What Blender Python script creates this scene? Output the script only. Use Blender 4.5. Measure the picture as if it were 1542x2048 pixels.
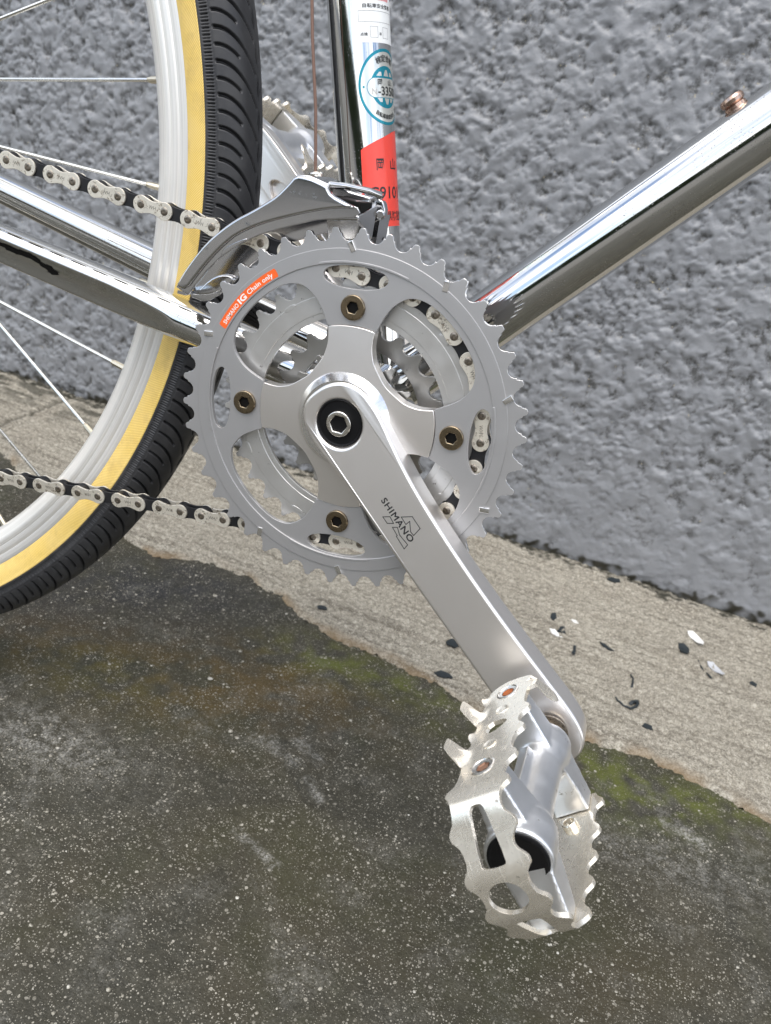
import bpy, bmesh, math, random
import numpy as np
from mathutils import Vector, Matrix
from mathutils.geometry import delaunay_2d_cdt

for _o in list(bpy.data.objects):
    bpy.data.objects.remove(_o)
S = bpy.context.scene
COL = S.collection
PI = math.pi
rad = math.radians
rng = np.random.default_rng(7)
random.seed(7)

# ------------------------------------------------------------------ camera
# all lengths below are millimetres in the bicycle's frame: origin on the bottom
# bracket axle, +x forward, +y towards the wall, +z up; the ground lies at ZG.
ZG = -279.5
MM = 0.001


def wp(p):
    return Vector((p[0] * MM, p[1] * MM, (p[2] - ZG) * MM))


cam = bpy.data.cameras.new('camera')
camo = bpy.data.objects.new('camera', cam)
COL.objects.link(camo)
_R = [[0.93592, 0.30261, 0.18021], [0.27858, -0.32295, -0.90449], [-0.21550, 0.89673, -0.38656]]
cx, cy, cz = Vector(_R[0]), -Vector(_R[1]), -Vector(_R[2])
M = Matrix(((cx.x, cy.x, cz.x, 0), (cx.y, cy.y, cz.y, 0), (cx.z, cy.z, cz.z, 0), (0, 0, 0, 1)))
M.translation = wp((116.2, -420.8, 118.2))
camo.matrix_world = M
cam.sensor_fit = 'VERTICAL'
cam.sensor_height = 36
cam.sensor_width = 27.1
cam.lens = 29.72
cam.clip_start = 0.01
cam.clip_end = 500
cam.dof.use_dof = True
cam.dof.focus_distance = 0.40
cam.dof.aperture_fstop = 20
S.camera = camo

# ------------------------------------------------------------------ light
SUN_EL, SUN_AZ = rad(62), rad(-95)       # azimuth measured from +x towards +y
world = bpy.data.worlds.new('World')
S.world = world
world.use_nodes = True
nt = world.node_tree
nt.nodes.clear()
out = nt.nodes.new('ShaderNodeOutputWorld')
bg = nt.nodes.new('ShaderNodeBackground')
sky = nt.nodes.new('ShaderNodeTexSky')
sky.sky_type = 'NISHITA'
sky.sun_disc = False
sky.sun_elevation = SUN_EL
sky.sun_rotation = PI / 2 - SUN_AZ
tcw = nt.nodes.new('ShaderNodeTexCoord')
nzw = nt.nodes.new('ShaderNodeTexNoise')
nzw.inputs['Scale'].default_value = 3.2
nzw.inputs['Detail'].default_value = 7
nzw.inputs['Roughness'].default_value = 0.55
rmp = nt.nodes.new('ShaderNodeValToRGB')
rmp.color_ramp.elements[0].position = 0.40
rmp.color_ramp.elements[1].position = 0.58
mixw = nt.nodes.new('ShaderNodeMixRGB')
mixw.inputs['Color2'].default_value = (9.6, 9.7, 9.9, 1)      # sunlit cloud, on the sky texture's own scale
nt.links.new(tcw.outputs['Generated'], nzw.inputs['Vector'])
nt.links.new(nzw.outputs['Fac'], rmp.inputs['Fac'])
nt.links.new(rmp.outputs['Color'], mixw.inputs['Fac'])
nt.links.new(sky.outputs['Color'], mixw.inputs['Color1'])
nt.links.new(mixw.outputs['Color'], bg.inputs['Color'])
nt.links.new(bg.outputs['Background'], out.inputs['Surface'])
bg.inputs['Strength'].default_value = 0.15

sl = bpy.data.lights.new('sun', 'SUN')
so = bpy.data.objects.new('sun', sl)
COL.objects.link(so)
sl.energy = 1.5
sl.angle = rad(48)
sl.color = (1.0, 0.95, 0.88)
_d = Vector((math.cos(SUN_EL) * math.cos(SUN_AZ), math.cos(SUN_EL) * math.sin(SUN_AZ), math.sin(SUN_EL)))
so.rotation_euler = _d.to_track_quat('Z', 'Y').to_euler()
so.location = (0.5, -1.0, 3)

S.view_settings.view_transform = 'Standard'
S.view_settings.look = 'None'
S.view_settings.exposure = 0.66
S.view_settings.gamma = 1
S.view_settings.use_curve_mapping = False


# ------------------------------------------------------------------ materials
class NT:
    """small helper round a material's node tree"""
    def __init__(self, name):
        self.m = bpy.data.materials.new(name)
        self.m.use_nodes = True
        self.t = self.m.node_tree
        self.b = self.t.nodes['Principled BSDF']

    def n(self, kind, **kw):
        x = self.t.nodes.new(kind)
        for k, v in kw.items():
            if k in x.inputs:
                self.set(x.inputs[k], v)
            else:
                setattr(x, k, v)
        return x

    def set(self, inp, v):
        if isinstance(v, bpy.types.NodeSocket):
            self.t.links.new(v, inp)
        else:
            inp.default_value = v

    def p(self, **kw):
        for k, v in kw.items():
            self.set(self.b.inputs[k.replace('_', ' ')], v)
        return self

    def obj(self):
        return self.n('ShaderNodeTexCoord').outputs['Object']

    def uv(self):
        return self.n('ShaderNodeTexCoord').outputs['UV']

    def mapping(self, vec, scale=(1, 1, 1), rot=(0, 0, 0), loc=(0, 0, 0)):
        x = self.n('ShaderNodeMapping', Vector=vec)
        x.inputs['Scale'].default_value = scale
        x.inputs['Rotation'].default_value = rot
        x.inputs['Location'].default_value = loc
        return x.outputs['Vector']

    def noise(self, vec, scale, detail=4, rough=0.6, dist=0.0):
        return self.n('ShaderNodeTexNoise', Vector=vec, Scale=scale, Detail=detail, Roughness=rough, Distortion=dist).outputs['Fac']

    def vor(self, vec, scale, feature='F1', out='Distance'):
        x = self.n('ShaderNodeTexVoronoi', Vector=vec, Scale=scale)
        x.feature = feature
        return x.outputs[out]

    def ramp(self, fac, *stops):
        x = self.n('ShaderNodeValToRGB', Fac=fac)
        cr = x.color_ramp
        while len(cr.elements) < len(stops):
            cr.elements.new(0.5)
        for e, (pos, c) in zip(cr.elements, stops):
            e.position = pos
            e.color = (c, c, c, 1) if isinstance(c, (int, float)) else (*c, 1)
        return x.outputs['Color']

    def mix(self, fac, a, b, mode='MIX'):
        x = self.n('ShaderNodeMixRGB', blend_type=mode)
        for nm, v in (('Fac', fac), ('Color1', a), ('Color2', b)):
            if isinstance(v, tuple) and len(v) == 3:
                v = (*v, 1)
            self.set(x.inputs[nm], v)
        return x.outputs['Color']

    def math(self, op, a, b=0.0):
        x = self.n('ShaderNodeMath', operation=op)
        self.set(x.inputs[0], a)
        self.set(x.inputs[1], b)
        return x.outputs[0]

    def attr(self, name):
        return self.n('ShaderNodeAttribute', attribute_name=name).outputs['Fac']

    def bump(self, h, strength=0.3, dist=0.001, normal=None):
        x = self.n('ShaderNodeBump', Height=h, Strength=strength, Distance=dist)
        if normal is not None:
            self.set(x.inputs['Normal'], normal)
        o = x.outputs['Normal']
        self.set(self.b.inputs['Normal'], o)
        return o


def metal(name, base, rough, dirt=None, dirt_amt=0.0, dirt_scale=250, scratch=0.0, metallic=1.0, bump=0.0, var=0.08, pits=None, each=False):
    k = NT(name)
    v = k.obj()
    if each:                       # every copy wears differently
        x = k.n('ShaderNodeVectorMath', operation='ADD')
        k.set(x.inputs[0], v)
        k.set(x.inputs[1], k.math('MULTIPLY', k.n('ShaderNodeObjectInfo').outputs['Random'], 7.0))
        v = x.outputs[0]
    n1 = k.noise(v, 90, 6, 0.65)
    n2 = k.noise(v, dirt_scale, 5, 0.7)
    col = k.mix(n1, tuple(c * (1 - var) for c in base), tuple(min(1, c * (1 + var)) for c in base))
    rr = k.ramp(n1, (0.3, max(0.0, rough - min(0.06, var))), (0.7, rough + min(0.06, var)))
    if dirt is not None:
        f = k.ramp(n2, (0.62 - dirt_amt, 0.0), (0.72 - dirt_amt * 0.6, 1.0))
        col = k.mix(f, col, dirt)
        rr = k.mix(f, rr, (0.6, 0.6, 0.6))
    if scratch:
        sv = k.mapping(k.mapping(v, (1, 1, 1), (0.2, 0.75, 0.1)), (2600, 160, 60))
        sv2 = k.mapping(k.mapping(v, (1, 1, 1), (-0.2, -0.5, 0.2)), (2400, 160, 50))
        s1 = k.ramp(k.noise(sv, 1, 1, 0.4), (0.66, 0.0), (0.72, 1.0))
        s2 = k.ramp(k.noise(sv2, 1, 1, 0.4), (0.67, 0.0), (0.73, 1.0))
        s = k.math('MAXIMUM', s1, s2)
        rr = k.mix(k.math('MULTIPLY', s, scratch), rr, (0.55, 0.55, 0.55))
    if pits is not None:
        vd = k.vor(v, 900)
        pm = k.math('MULTIPLY', k.ramp(vd, (0.12, 1.0), (0.22, 0.0)), k.ramp(k.noise(v, 40, 4), (0.52, 0.0), (0.64, 1.0)))
        col = k.mix(pm, col, pits)
        rr = k.mix(pm, rr, (0.7, 0.7, 0.7))
    k.p(Base_Color=col, Metallic=metallic, Roughness=rr)
    if bump:
        k.bump(k.noise(v, 1400, 3), bump, 0.0002)
    return k.m


def plain(name, col, rough=0.5, metallic=0.0, spec=0.5):
    k = NT(name)
    v = k.obj()
    n = k.noise(v, 180, 4)
    k.p(Base_Color=k.mix(n, tuple(c * 0.9 for c in col), tuple(min(1, c * 1.1) for c in col)),
        Roughness=rough, Metallic=metallic)
    k.b.inputs['Specular IOR Level'].default_value = spec
    return k.m


m_chrome = metal('chrome', (0.62, 0.62, 0.61), 0.07, var=0.04, pits=(0.10, 0.06, 0.04))
m_chrome_fd = metal('chrome_derailleur', (0.58, 0.58, 0.59), 0.14, dirt=(0.12, 0.11, 0.10), dirt_amt=-0.03, dirt_scale=90, var=0.03)
m_arm = metal('polished_aluminium', (0.90, 0.862, 0.828), 0.31, var=0.012, metallic=0.93)
m_arm_bright = metal('burnished_aluminium', (0.88, 0.87, 0.86), 0.15, var=0.03)
m_ring = metal('silver_anodised', (0.46, 0.453, 0.45), 0.44, var=0.02, metallic=0.72)
m_tooth = metal('bare_tooth_steel', (0.78, 0.76, 0.72), 0.22, dirt=(0.10, 0.07, 0.05), dirt_amt=0.04, dirt_scale=300)
m_ringin = metal('oily_shaded_ring', (0.42, 0.41, 0.39), 0.36, dirt=(0.10, 0.085, 0.06), dirt_amt=-0.05, dirt_scale=160)  # oily metal, base darkened to paint the shade on the inner ring
m_ringmid = metal('worn_ring', (0.66, 0.65, 0.63), 0.34, dirt=(0.09, 0.075, 0.055), dirt_amt=-0.03, dirt_scale=220, metallic=0.8)
m_chainout = metal('nickel_link', (0.92, 0.86, 0.745), 0.40, metallic=0.8, dirt=(0.20, 0.15, 0.09), dirt_amt=0.07, dirt_scale=420, each=True)
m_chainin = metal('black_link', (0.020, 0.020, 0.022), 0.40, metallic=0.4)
m_pin = metal('link_pin', (0.32, 0.28, 0.23), 0.32, dirt=(0.05, 0.04, 0.03), dirt_amt=0.1, dirt_scale=900, each=True)
m_bolt = metal('bronzed_bolt', (0.27, 0.215, 0.145), 0.18, dirt=(0.05, 0.04, 0.03), dirt_amt=0.06, dirt_scale=500)
m_steel = metal('bright_steel', (0.72, 0.69, 0.64), 0.22, dirt=(0.20, 0.16, 0.11), dirt_amt=0.03, dirt_scale=500)
m_cage = metal('champagne_plated', (0.89, 0.83, 0.72), 0.26, metallic=0.85, dirt=(0.11, 0.09, 0.065), dirt_amt=0.0, dirt_scale=400, scratch=0.7, bump=0.08)
m_body = metal('cast_aluminium', (0.84, 0.85, 0.87), 0.38, dirt=(0.30, 0.28, 0.25), dirt_amt=-0.02, dirt_scale=140, bump=0.10)
m_rust = plain('rust', (0.33, 0.10, 0.03), 0.9)
m_rustcable = metal('rusty_cable', (0.20, 0.12, 0.09), 0.5, metallic=0.5)
m_black = plain('black_plastic', (0.006, 0.006, 0.0065), 0.42, spec=0.18)
m_darkgap = plain('tape_and_gap_shade', (0.006, 0.0055, 0.005), 0.6, spec=0.12)  # black for the tape and for shade painted into gaps and sockets
m_ink = plain('black_ink', (0.012, 0.012, 0.013), 0.45)
m_orange = plain('orange_print', (0.86, 0.13, 0.02), 0.4)
m_whiteink = plain('white_ink', (0.85, 0.84, 0.80), 0.5)
m_white = plain('white_sticker', (0.83, 0.84, 0.83), 0.30)
m_red = plain('red_sticker', (0.76, 0.065, 0.045), 0.22)
m_redink = plain('red_ink', (0.75, 0.12, 0.14), 0.4)
m_teal = metal('teal_foil', (0.02, 0.25, 0.33), 0.25, metallic=0.5)
m_foil = metal('silver_foil', (0.72, 0.72, 0.66), 0.20, metallic=0.7)
m_spoke = metal('spoke_steel', (0.80, 0.79, 0.74), 0.25)
m_nipple = metal('brass_nipple', (0.62, 0.56, 0.44), 0.3)

# rim: turned aluminium, fine circular lines come from the profile
k = NT('rim_aluminium')
v = k.uv()
lines = k.noise(k.mapping(v, (1.5, 900, 1)), 1, 3, 0.6)
k.p(Base_Color=k.mix(k.ramp(lines, (0.35, 0.0), (0.65, 1.0)), (0.76, 0.74, 0.70), (0.90, 0.88, 0.84)), Metallic=0.5,
    Roughness=k.ramp(lines, (0.3, 0.30), (0.7, 0.42)))
m_rim = k.m

k = NT('gum_sidewall')
v = k.uv()
w = k.n('ShaderNodeTexWave', Vector=k.mapping(v, (1, 1, 1), (0, 0, 0.75)), Scale=330.0, Distortion=0.2).outputs['Fac']
n = k.noise(v, 40, 4)
c = k.mix(w, (0.62, 0.40, 0.07), (0.90, 0.66, 0.19))
c = k.mix(k.ramp(n, (0.35, 0.0), (0.75, 0.5)), c, (0.82, 0.62, 0.27))
c = k.mix(k.ramp(k.noise(k.obj(), 70, 6, 0.7), (0.50, 0.0), (0.72, 0.45)), c, (0.42, 0.27, 0.09))
k.p(Base_Color=c, Roughness=0.55)
k.bump(w, 0.35, 0.0003)
m_gum = k.m

k = NT('tyre_rubber')
v = k.uv()
vo = k.obj()
dust = k.math('MULTIPLY', k.ramp(k.noise(vo, 60, 5), (0.45, 0.0), (0.75, 1.0)), 0.35)
speck = k.ramp(k.noise(vo, 900, 2), (0.72, 0.0), (0.80, 0.6))
c = k.mix(k.math('MAXIMUM', dust, speck), (0.028, 0.028, 0.030), (0.10, 0.098, 0.095))
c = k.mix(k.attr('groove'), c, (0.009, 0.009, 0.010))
k.p(Base_Color=c, Roughness=k.ramp(k.noise(vo, 60, 5), (0.3, 0.38), (0.7, 0.6)))
k.bump(k.noise(vo, 1500, 3), 0.15, 0.0002)
m_rubber = k.m

# wall: grey masonry paint over rough render
k = NT('grey_wall_paint')
v = k.obj()
c = k.mix(k.noise(v, 6, 5), (0.198, 0.205, 0.217), (0.250, 0.256, 0.266))
c = k.mix(k.ramp(k.noise(v, 70, 5, 0.6), (0.45, 0.0), (0.7, 0.55)), c, (0.18, 0.188, 0.20))
pit_dirt_shade = k.math('MULTIPLY', k.attr('pit'), k.ramp(k.noise(v, 120, 4, 0.7), (0.44, 0.0), (0.58, 1.0)))
c = k.mix(k.math('MULTIPLY', pit_dirt_shade, 0.8), c, (0.035, 0.033, 0.028))  # dirt in the hollows, darkened further to paint their shade
ochre = k.math('MULTIPLY', k.attr('pit'), k.ramp(k.noise(v, 260, 2), (0.69, 0.0), (0.74, 1.0)))
c = k.mix(ochre, c, (0.42, 0.36, 0.22))
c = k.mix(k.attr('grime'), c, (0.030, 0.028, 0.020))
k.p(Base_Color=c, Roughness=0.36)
h = k.noise(v, 520, 4, 0.65)
k.bump(h, 0.45, 0.0010)
m_wall = k.m

# footing: pale bare concrete, brushed along the wall
k = NT('pale_concrete')
v = k.obj()
st = k.noise(k.mapping(k.mapping(v, (1, 1, 1), (0, 0, 0.088)), (9, 210, 60)), 1, 5, 0.65)
gr = k.math('ADD', k.math('MULTIPLY', k.noise(v, 800, 3, 0.7), 0.6), k.math('MULTIPLY', k.noise(v, 240, 4, 0.7), 0.4))
sl_ = k.noise(k.mapping(k.mapping(v, (1, 1, 1), (0, 0, 0.088)), (7, 130, 30)), 1, 3, 0.5, 0.3)
c = k.mix(k.noise(v, 9, 5), (0.235, 0.213, 0.17), (0.37, 0.34, 0.275))
c = k.mix(k.ramp(st, (0.38, 0.8), (0.50, 0.0)), c, (0.15, 0.130, 0.098))
c = k.mix(k.ramp(sl_, (0.58, 0.0), (0.65, 0.7)), c, (0.10, 0.085, 0.062))
c = k.mix(k.ramp(k.noise(v, 16, 5, 0.6), (0.5, 0.0), (0.72, 0.5)), c, (0.19, 0.162, 0.122))
c = k.mix(k.ramp(gr, (0.50, 0.0), (0.62, 0.9)), c, (0.52, 0.485, 0.41))
c = k.mix(k.ramp(gr, (0.40, 0.9), (0.49, 0.0)), c, (0.11, 0.097, 0.075))
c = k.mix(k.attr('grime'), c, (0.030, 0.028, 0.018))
c = k.mix(k.math('MULTIPLY', k.attr('rust'), 0.8), c, (0.17, 0.11, 0.05))
k.p(Base_Color=c, Roughness=0.9)
k.bump(k.math('SUBTRACT', gr, k.math('MULTIPLY', sl_, 0.8)), 0.6, 0.0016)
m_foot = k.m

# ground: dark mossy concrete near the wall, dry light concrete in the open yard
k = NT('ground_concrete')
v = k.obj()
base = k.mix(k.ramp(k.noise(v, 14, 7, 0.65), (0.25, 0.3), (0.75, 0.75)), (0.014, 0.0130, 0.0075), (0.038, 0.0345, 0.021))
base = k.mix(k.ramp(k.noise(v, 95, 5, 0.7), (0.40, 0.0), (0.72, 0.7)), base, (0.056, 0.051, 0.034))
base = k.mix(k.ramp(k.noise(v, 7, 6, 0.6), (0.45, 0.0), (0.68, 0.6)), base, (0.050, 0.038, 0.015))
grain = k.ramp(k.noise(v, 620, 3, 0.7), (0.42, 0.1), (0.58, 1.0))
base = k.mix(k.math('MULTIPLY', grain, k.ramp(k.noise(v, 22, 7, 0.7), (0.50, 0.10), (0.70, 0.7))), base, (0.11, 0.102, 0.078))
base = k.mix(k.math('MULTIPLY', k.ramp(k.noise(v, 9, 6, 0.65), (0.48, 0.0), (0.66, 0.6)), 1.0), base, (0.036, 0.036, 0.011))
base = k.mix(k.attr('brown'), base, (0.085, 0.055, 0.014))
base = k.mix(k.attr('moss'), base, (0.085, 0.095, 0.014))
base = k.mix(k.attr('wet'), base, (0.020, 0.020, 0.021))
pale = k.math('MULTIPLY', k.attr('pale'), k.math('MULTIPLY', grain, k.ramp(k.noise(v, 110, 6, 0.75), (0.42, 0.0), (0.60, 1.0))))
base = k.mix(pale, base, (0.36, 0.35, 0.32))
dots = None
for scl, lo, mx in ((330.0, 0.62, 0.40), (640.0, 0.45, 0.44), (1050.0, 0.40, 0.46)):
    vn = k.n('ShaderNodeTexVoronoi', Vector=v, Scale=scl)
    rnd = k.n('ShaderNodeSeparateColor', Color=vn.outputs['Color'])
    size = k.ramp(rnd.outputs[0], (lo, 0.0), (1.0, mx))
    dist = k.math('ADD', vn.outputs['Distance'], k.math('MULTIPLY', k.noise(v, 1500, 2), 0.25))
    d1 = k.math('LESS_THAN', k.math('SUBTRACT', dist, 0.12), size)
    dcol = k.mix(rnd.outputs[1], (0.09, 0.08, 0.056), (0.46, 0.43, 0.36))
    base = k.mix(k.math('MULTIPLY', d1, k.ramp(k.noise(v, 26, 5, 0.65), (0.38, 0.35), (0.60, 1.0))), base, dcol)
    dots = d1 if dots is None else k.math('MAXIMUM', dots, d1)
sy = k.n('ShaderNodeSeparateXYZ', Vector=v).outputs['Y']
edge = k.math('ADD', sy, k.math('MULTIPLY', k.noise(v, 4, 6, 0.6), 0.25))
dry = k.ramp(k.math('ADD', k.math('MULTIPLY', edge, 1.5), 2.5), (0.35, 1.0), (0.75, 0.0))
drycol = k.mix(k.noise(v, 5, 8, 0.65), (0.105, 0.096, 0.078), (0.165, 0.152, 0.126))
road = k.ramp(k.math('ADD', sy, 5.4), (0.3, 1.0), (0.45, 0.0))
drycol = k.mix(road, drycol, k.mix(k.noise(v, 30, 8, 0.7), (0.035, 0.035, 0.035), (0.075, 0.073, 0.07)))
k.p(Base_Color=k.mix(dry, base, drycol), Roughness=k.ramp(k.noise(v, 40, 5), (0.35, 0.5), (0.65, 0.8)))
hh = k.math('ADD', k.noise(v, 500, 5, 0.7), k.math('MULTIPLY', dots, 0.7))
k.bump(hh, 0.8, 0.0016)
m_ground = k.m


# ------------------------------------------------------------------ builders
def link(name, me, mats, parent=None):
    o = bpy.data.objects.new(name, me)
    COL.objects.link(o)
    for m in (mats if isinstance(mats, (list, tuple)) else [mats]):
        me.materials.append(m)
    if parent is not None:
        o.parent = parent
    return o


def empty(name, parent=None, loc=(0, 0, 0)):
    o = bpy.data.objects.new(name, None)
    o.empty_display_size = 0.05
    o.location = loc
    COL.objects.link(o)
    if parent is not None:
        o.parent = parent
    return o


def tag(o, label=None, cat=None, group=None, kind=None):
    for kk, vv in (('label', label), ('category', cat), ('group', group), ('kind', kind)):
        if vv:
            o[kk] = vv
    return o


class MB:
    """collects geometry (in millimetres) for ONE mesh object"""
    def __init__(self):
        self.v = []
        self.f = []
        self.m = []
        self.uv = None

    def add(self, verts, faces, mi=0):
        b = len(self.v)
        self.v.extend([tuple(p) for p in verts])
        for q in faces:
            self.f.append(tuple(b + i for i in q))
            self.m.append(mi)
        return self

    def loft(self, rings, closed=True, caps=True, mi=0, wrap=False):
        n = len(rings[0])
        V = [p for r in rings for p in r]
        F = []
        R = len(rings)
        for i in range(R if wrap else R - 1):
            a, b = i * n, ((i + 1) % R) * n
            for j in range(n if closed else n - 1):
                j2 = (j + 1) % n
                F.append((a + j, a + j2, b + j2, b + j))
        if caps and not wrap:
            F.append(tuple(reversed(range(n))))
            F.append(tuple(range((R - 1) * n, R * n)))
        return self.add(V, F, mi)

    def lathe(self, prof, org, axis, seg=48, mi=0, caps=True):
        axis = Vector(axis).normalized()
        u = axis.orthogonal().normalized()
        w = axis.cross(u)
        org = Vector(org)
        rings = []
        for r, h in prof:
            r = max(r, 1e-4)
            rings.append([org + axis * h + (u * math.cos(t) + w * math.sin(t)) * r
                          for t in (2 * PI * i / seg for i in range(seg))])
        return self.loft(rings, True, caps, mi)

    def tube(self, pts, r, seg=12, mi=0):
        pts = [Vector(p) for p in pts]
        rs = r if isinstance(r, (list, tuple)) else [r] * len(pts)
        rings = []
        u = None
        for i, p in enumerate(pts):
            d = (pts[min(i + 1, len(pts) - 1)] - pts[max(i - 1, 0)]).normalized()
            u = d.orthogonal().normalized() if u is None else (u - d * u.dot(d)).normalized()
            w = d.cross(u)
            rings.append([p + (u * math.cos(t) + w * math.sin(t)) * rs[i] for t in (2 * PI * j / seg for j in range(seg))])
        return self.loft(rings, True, True, mi)

    def hexa(self, c8, mi=0):
        return self.add(c8, [(0, 3, 2, 1), (4, 5, 6, 7), (0, 1, 5, 4), (1, 2, 6, 5), (2, 3, 7, 6), (3, 0, 4, 7)], mi)

    def box(self, lo, hi, fn=lambda p: p, mi=0):
        (x0, y0, z0), (x1, y1, z1) = lo, hi
        return self.hexa([fn(q) for q in ((x0, y0, z0), (x1, y0, z0), (x1, y1, z0), (x0, y1, z0),
                                          (x0, y0, z1), (x1, y0, z1), (x1, y1, z1), (x0, y1, z1))], mi)

    def mesh(self, name, angle=35, fix=True):
        me = bpy.data.meshes.new(name)
        me.from_pydata([wp(p) for p in self.v], [], self.f)
        me.polygons.foreach_set('material_index', self.m)
        if fix:
            bm = bmesh.new()
            bm.from_mesh(me)
            bmesh.ops.remove_doubles(bm, verts=bm.verts, dist=1e-7)
            bmesh.ops.recalc_face_normals(bm, faces=bm.faces)
            bm.to_mesh(me)
            bm.free()
        me.shade_smooth()
        me.set_sharp_from_angle(angle=rad(angle))
        me.update()
        return me

    def build(self, name, mats, parent=None, angle=35, fix=True, bevel=0.0, bevel_angle=40, wn=True):
        o = link(name, self.mesh(name, angle, fix), mats, parent)
        if bevel:
            b = o.modifiers.new('edge', 'BEVEL')
            b.width = bevel * MM
            b.segments = 2
            b.limit_method = 'ANGLE'
            b.angle_limit = rad(bevel_angle)
            b.harden_normals = False
        if wn:
            q = o.modifiers.new('normals', 'WEIGHTED_NORMAL')
            q.keep_sharp = True
            q.weight = 80
        return o


def flat_curve(splines, half, bevel=0.0, res=2):
    """filled 2-D outlines (holes = inner splines) thickened and bevelled -> verts (a, b, h), faces"""
    cu = bpy.data.curves.new('tmp', 'CURVE')
    cu.dimensions = '2D'
    cu.fill_mode = 'BOTH'
    for pts in splines:
        s = cu.splines.new('POLY')
        s.points.add(len(pts) - 1)
        for q, (x, y) in zip(s.points, pts):
            q.co = (x, y, 0, 1)
        s.use_cyclic_u = True
    cu.extrude = max(half - bevel, 1e-4)
    cu.bevel_depth = bevel
    cu.bevel_resolution = res
    cu.offset = -bevel
    return curve_mesh(cu)


def curve_mesh(cu):
    o = bpy.data.objects.new('tmp', cu)
    COL.objects.link(o)
    dg = bpy.context.evaluated_depsgraph_get()
    me = bpy.data.meshes.new_from_object(o.evaluated_get(dg))
    V = [tuple(v.co) for v in me.vertices]
    F = [tuple(p.vertices) for p in me.polygons]
    bpy.data.objects.remove(o)
    bpy.data.meshes.remove(me)
    bpy.data.curves.remove(cu)
    return V, F


def text2d(s, height=1.0, width=None, spacing=1.0, bold=0.0, shear=0.0):
    """flat lettering, left/baseline at 0; scaled to cap height, optionally stretched to a width"""
    cu = bpy.data.curves.new('tmp', 'FONT')
    cu.body = s
    cu.size = 1.0
    cu.space_character = spacing
    cu.offset = bold
    cu.shear = shear
    cu.resolution_u = 3
    V, F = curve_mesh(cu)
    if not V:
        return [], []
    x0, x1 = min(v[0] for v in V), max(v[0] for v in V)
    y1 = max(v[1] for v in V)
    ky = height / y1
    kx = ky if width is None else width / (x1 - x0)
    return [((v[0] - x0) * kx, v[1] * ky) for v in V], F


def front(y):
    """outline coordinates (x, z) on a plane facing the camera side, h counted towards -y"""
    return lambda p: (p[0], y - p[2], p[1])


def plate(mb, splines, half, fn, bevel=0.0, mi=0, res=2):
    V, F = flat_curve(splines, half, bevel, res)
    mb.add([fn(p) for p in V], F, mi)
    return mb


def circle(r, n=96, c=(0, 0), a0=0.0):
    return [(c[0] + r * math.cos(a0 + 2 * PI * i / n), c[1] + r * math.sin(a0 + 2 * PI * i / n)) for i in range(n)]


def pol(r, a):
    return (r * math.cos(rad(a)), r * math.sin(rad(a)))


def smooth(pts, it=2, closed=True):
    for _ in range(it):
        q = []
        n = len(pts)
        for i in range(n if closed else n - 1):
            a, b = pts[i], pts[(i + 1) % n]
            q.append((a[0] * .75 + b[0] * .25, a[1] * .75 + b[1] * .25))
            q.append((a[0] * .25 + b[0] * .75, a[1] * .25 + b[1] * .75))
        if not closed:
            q = [pts[0]] + q + [pts[-1]]
        pts = q
    return pts


def inside(poly, x, y):
    c = False
    j = len(poly) - 1
    for i in range(len(poly)):
        xi, yi = poly[i]
        xj, yj = poly[j]
        if (yi > y) != (yj > y) and x < (xj - xi) * (y - yi) / (yj - yi) + xi:
            c = not c
        j = i
    return c


def sheet(outline, holes, extra=()):
    """triangulated flat sheet with interior points, so that it can be bent"""
    V = []
    E = []
    for loop in [outline] + list(holes):
        b = len(V)
        n = len(loop)
        V += [Vector(p) for p in loop]
        E += [(b + i, b + (i + 1) % n) for i in range(n)]
    for p in extra:
        if inside(outline, *p) and not any(inside(h, *p) for h in holes):
            V.append(Vector(p))
    r = delaunay_2d_cdt(V, E, [], 0, 1e-5)
    v2, f2 = r[0], r[2]
    F = []
    for f in f2:
        cx_ = sum(v2[i].x for i in f) / len(f)
        cy_ = sum(v2[i].y for i in f) / len(f)
        if inside(outline, cx_, cy_) and not any(inside(h, cx_, cy_) for h in holes):
            F.append(tuple(f))
    return [(p.x, p.y) for p in v2], F


def bent(mb, V, F, fn, t, mi=0):
    """gives a sheet its thickness: fn(a, b, h) -> point"""
    n = len(V)
    P = [fn(a, b, t / 2) for a, b in V] + [fn(a, b, -t / 2) for a, b in V]
    G = [tuple(f) for f in F] + [tuple(n + i for i in reversed(f)) for f in F]
    cnt = {}
    for f in F:
        for i in range(len(f)):
            e = (f[i], f[(i + 1) % len(f)])
            cnt[frozenset(e)] = cnt.get(frozenset(e), []) + [e]
    for es in cnt.values():
        if len(es) == 1:
            a, b = es[0]
            G.append((b, a, a + n, b + n))
    mb.add(P, G, mi)
    return mb


def sprocket_outline(N, tip_r, phase_tip, half_tip=1.0, root=3.75, sink=0.7):
    p = 360.0 / N
    Rp = 6.35 / math.sin(PI / N) - sink
    out_ = []
    for k in range(N):
        at = phase_tip - k * p
        ac = at - p / 2
        t = rad(at)
        wob = (0.25, -0.12, 0.0, 0.3, -0.25, 0.1)[k % 6] * 0.6
        for s, dr in ((2.0, -2.6), (1.6, -1.1), (1.1, -0.25), (0.2, 0.0), (-0.8, -0.12), (-1.4, -0.7), (-1.9, -2.3)):
            s *= half_tip
            rr = tip_r + wob + dr
            out_.append((rr * math.cos(t) - s * math.sin(t), rr * math.sin(t) + s * math.cos(t)))
        c = pol(Rp, ac)
        for d in (-80, -60, -40, -20, 0, 20, 40, 60, 80):
            a = rad(ac + 180 + d)
            out_.append((c[0] + root * math.cos(a), c[1] + root * math.sin(a)))
    return out_


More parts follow.
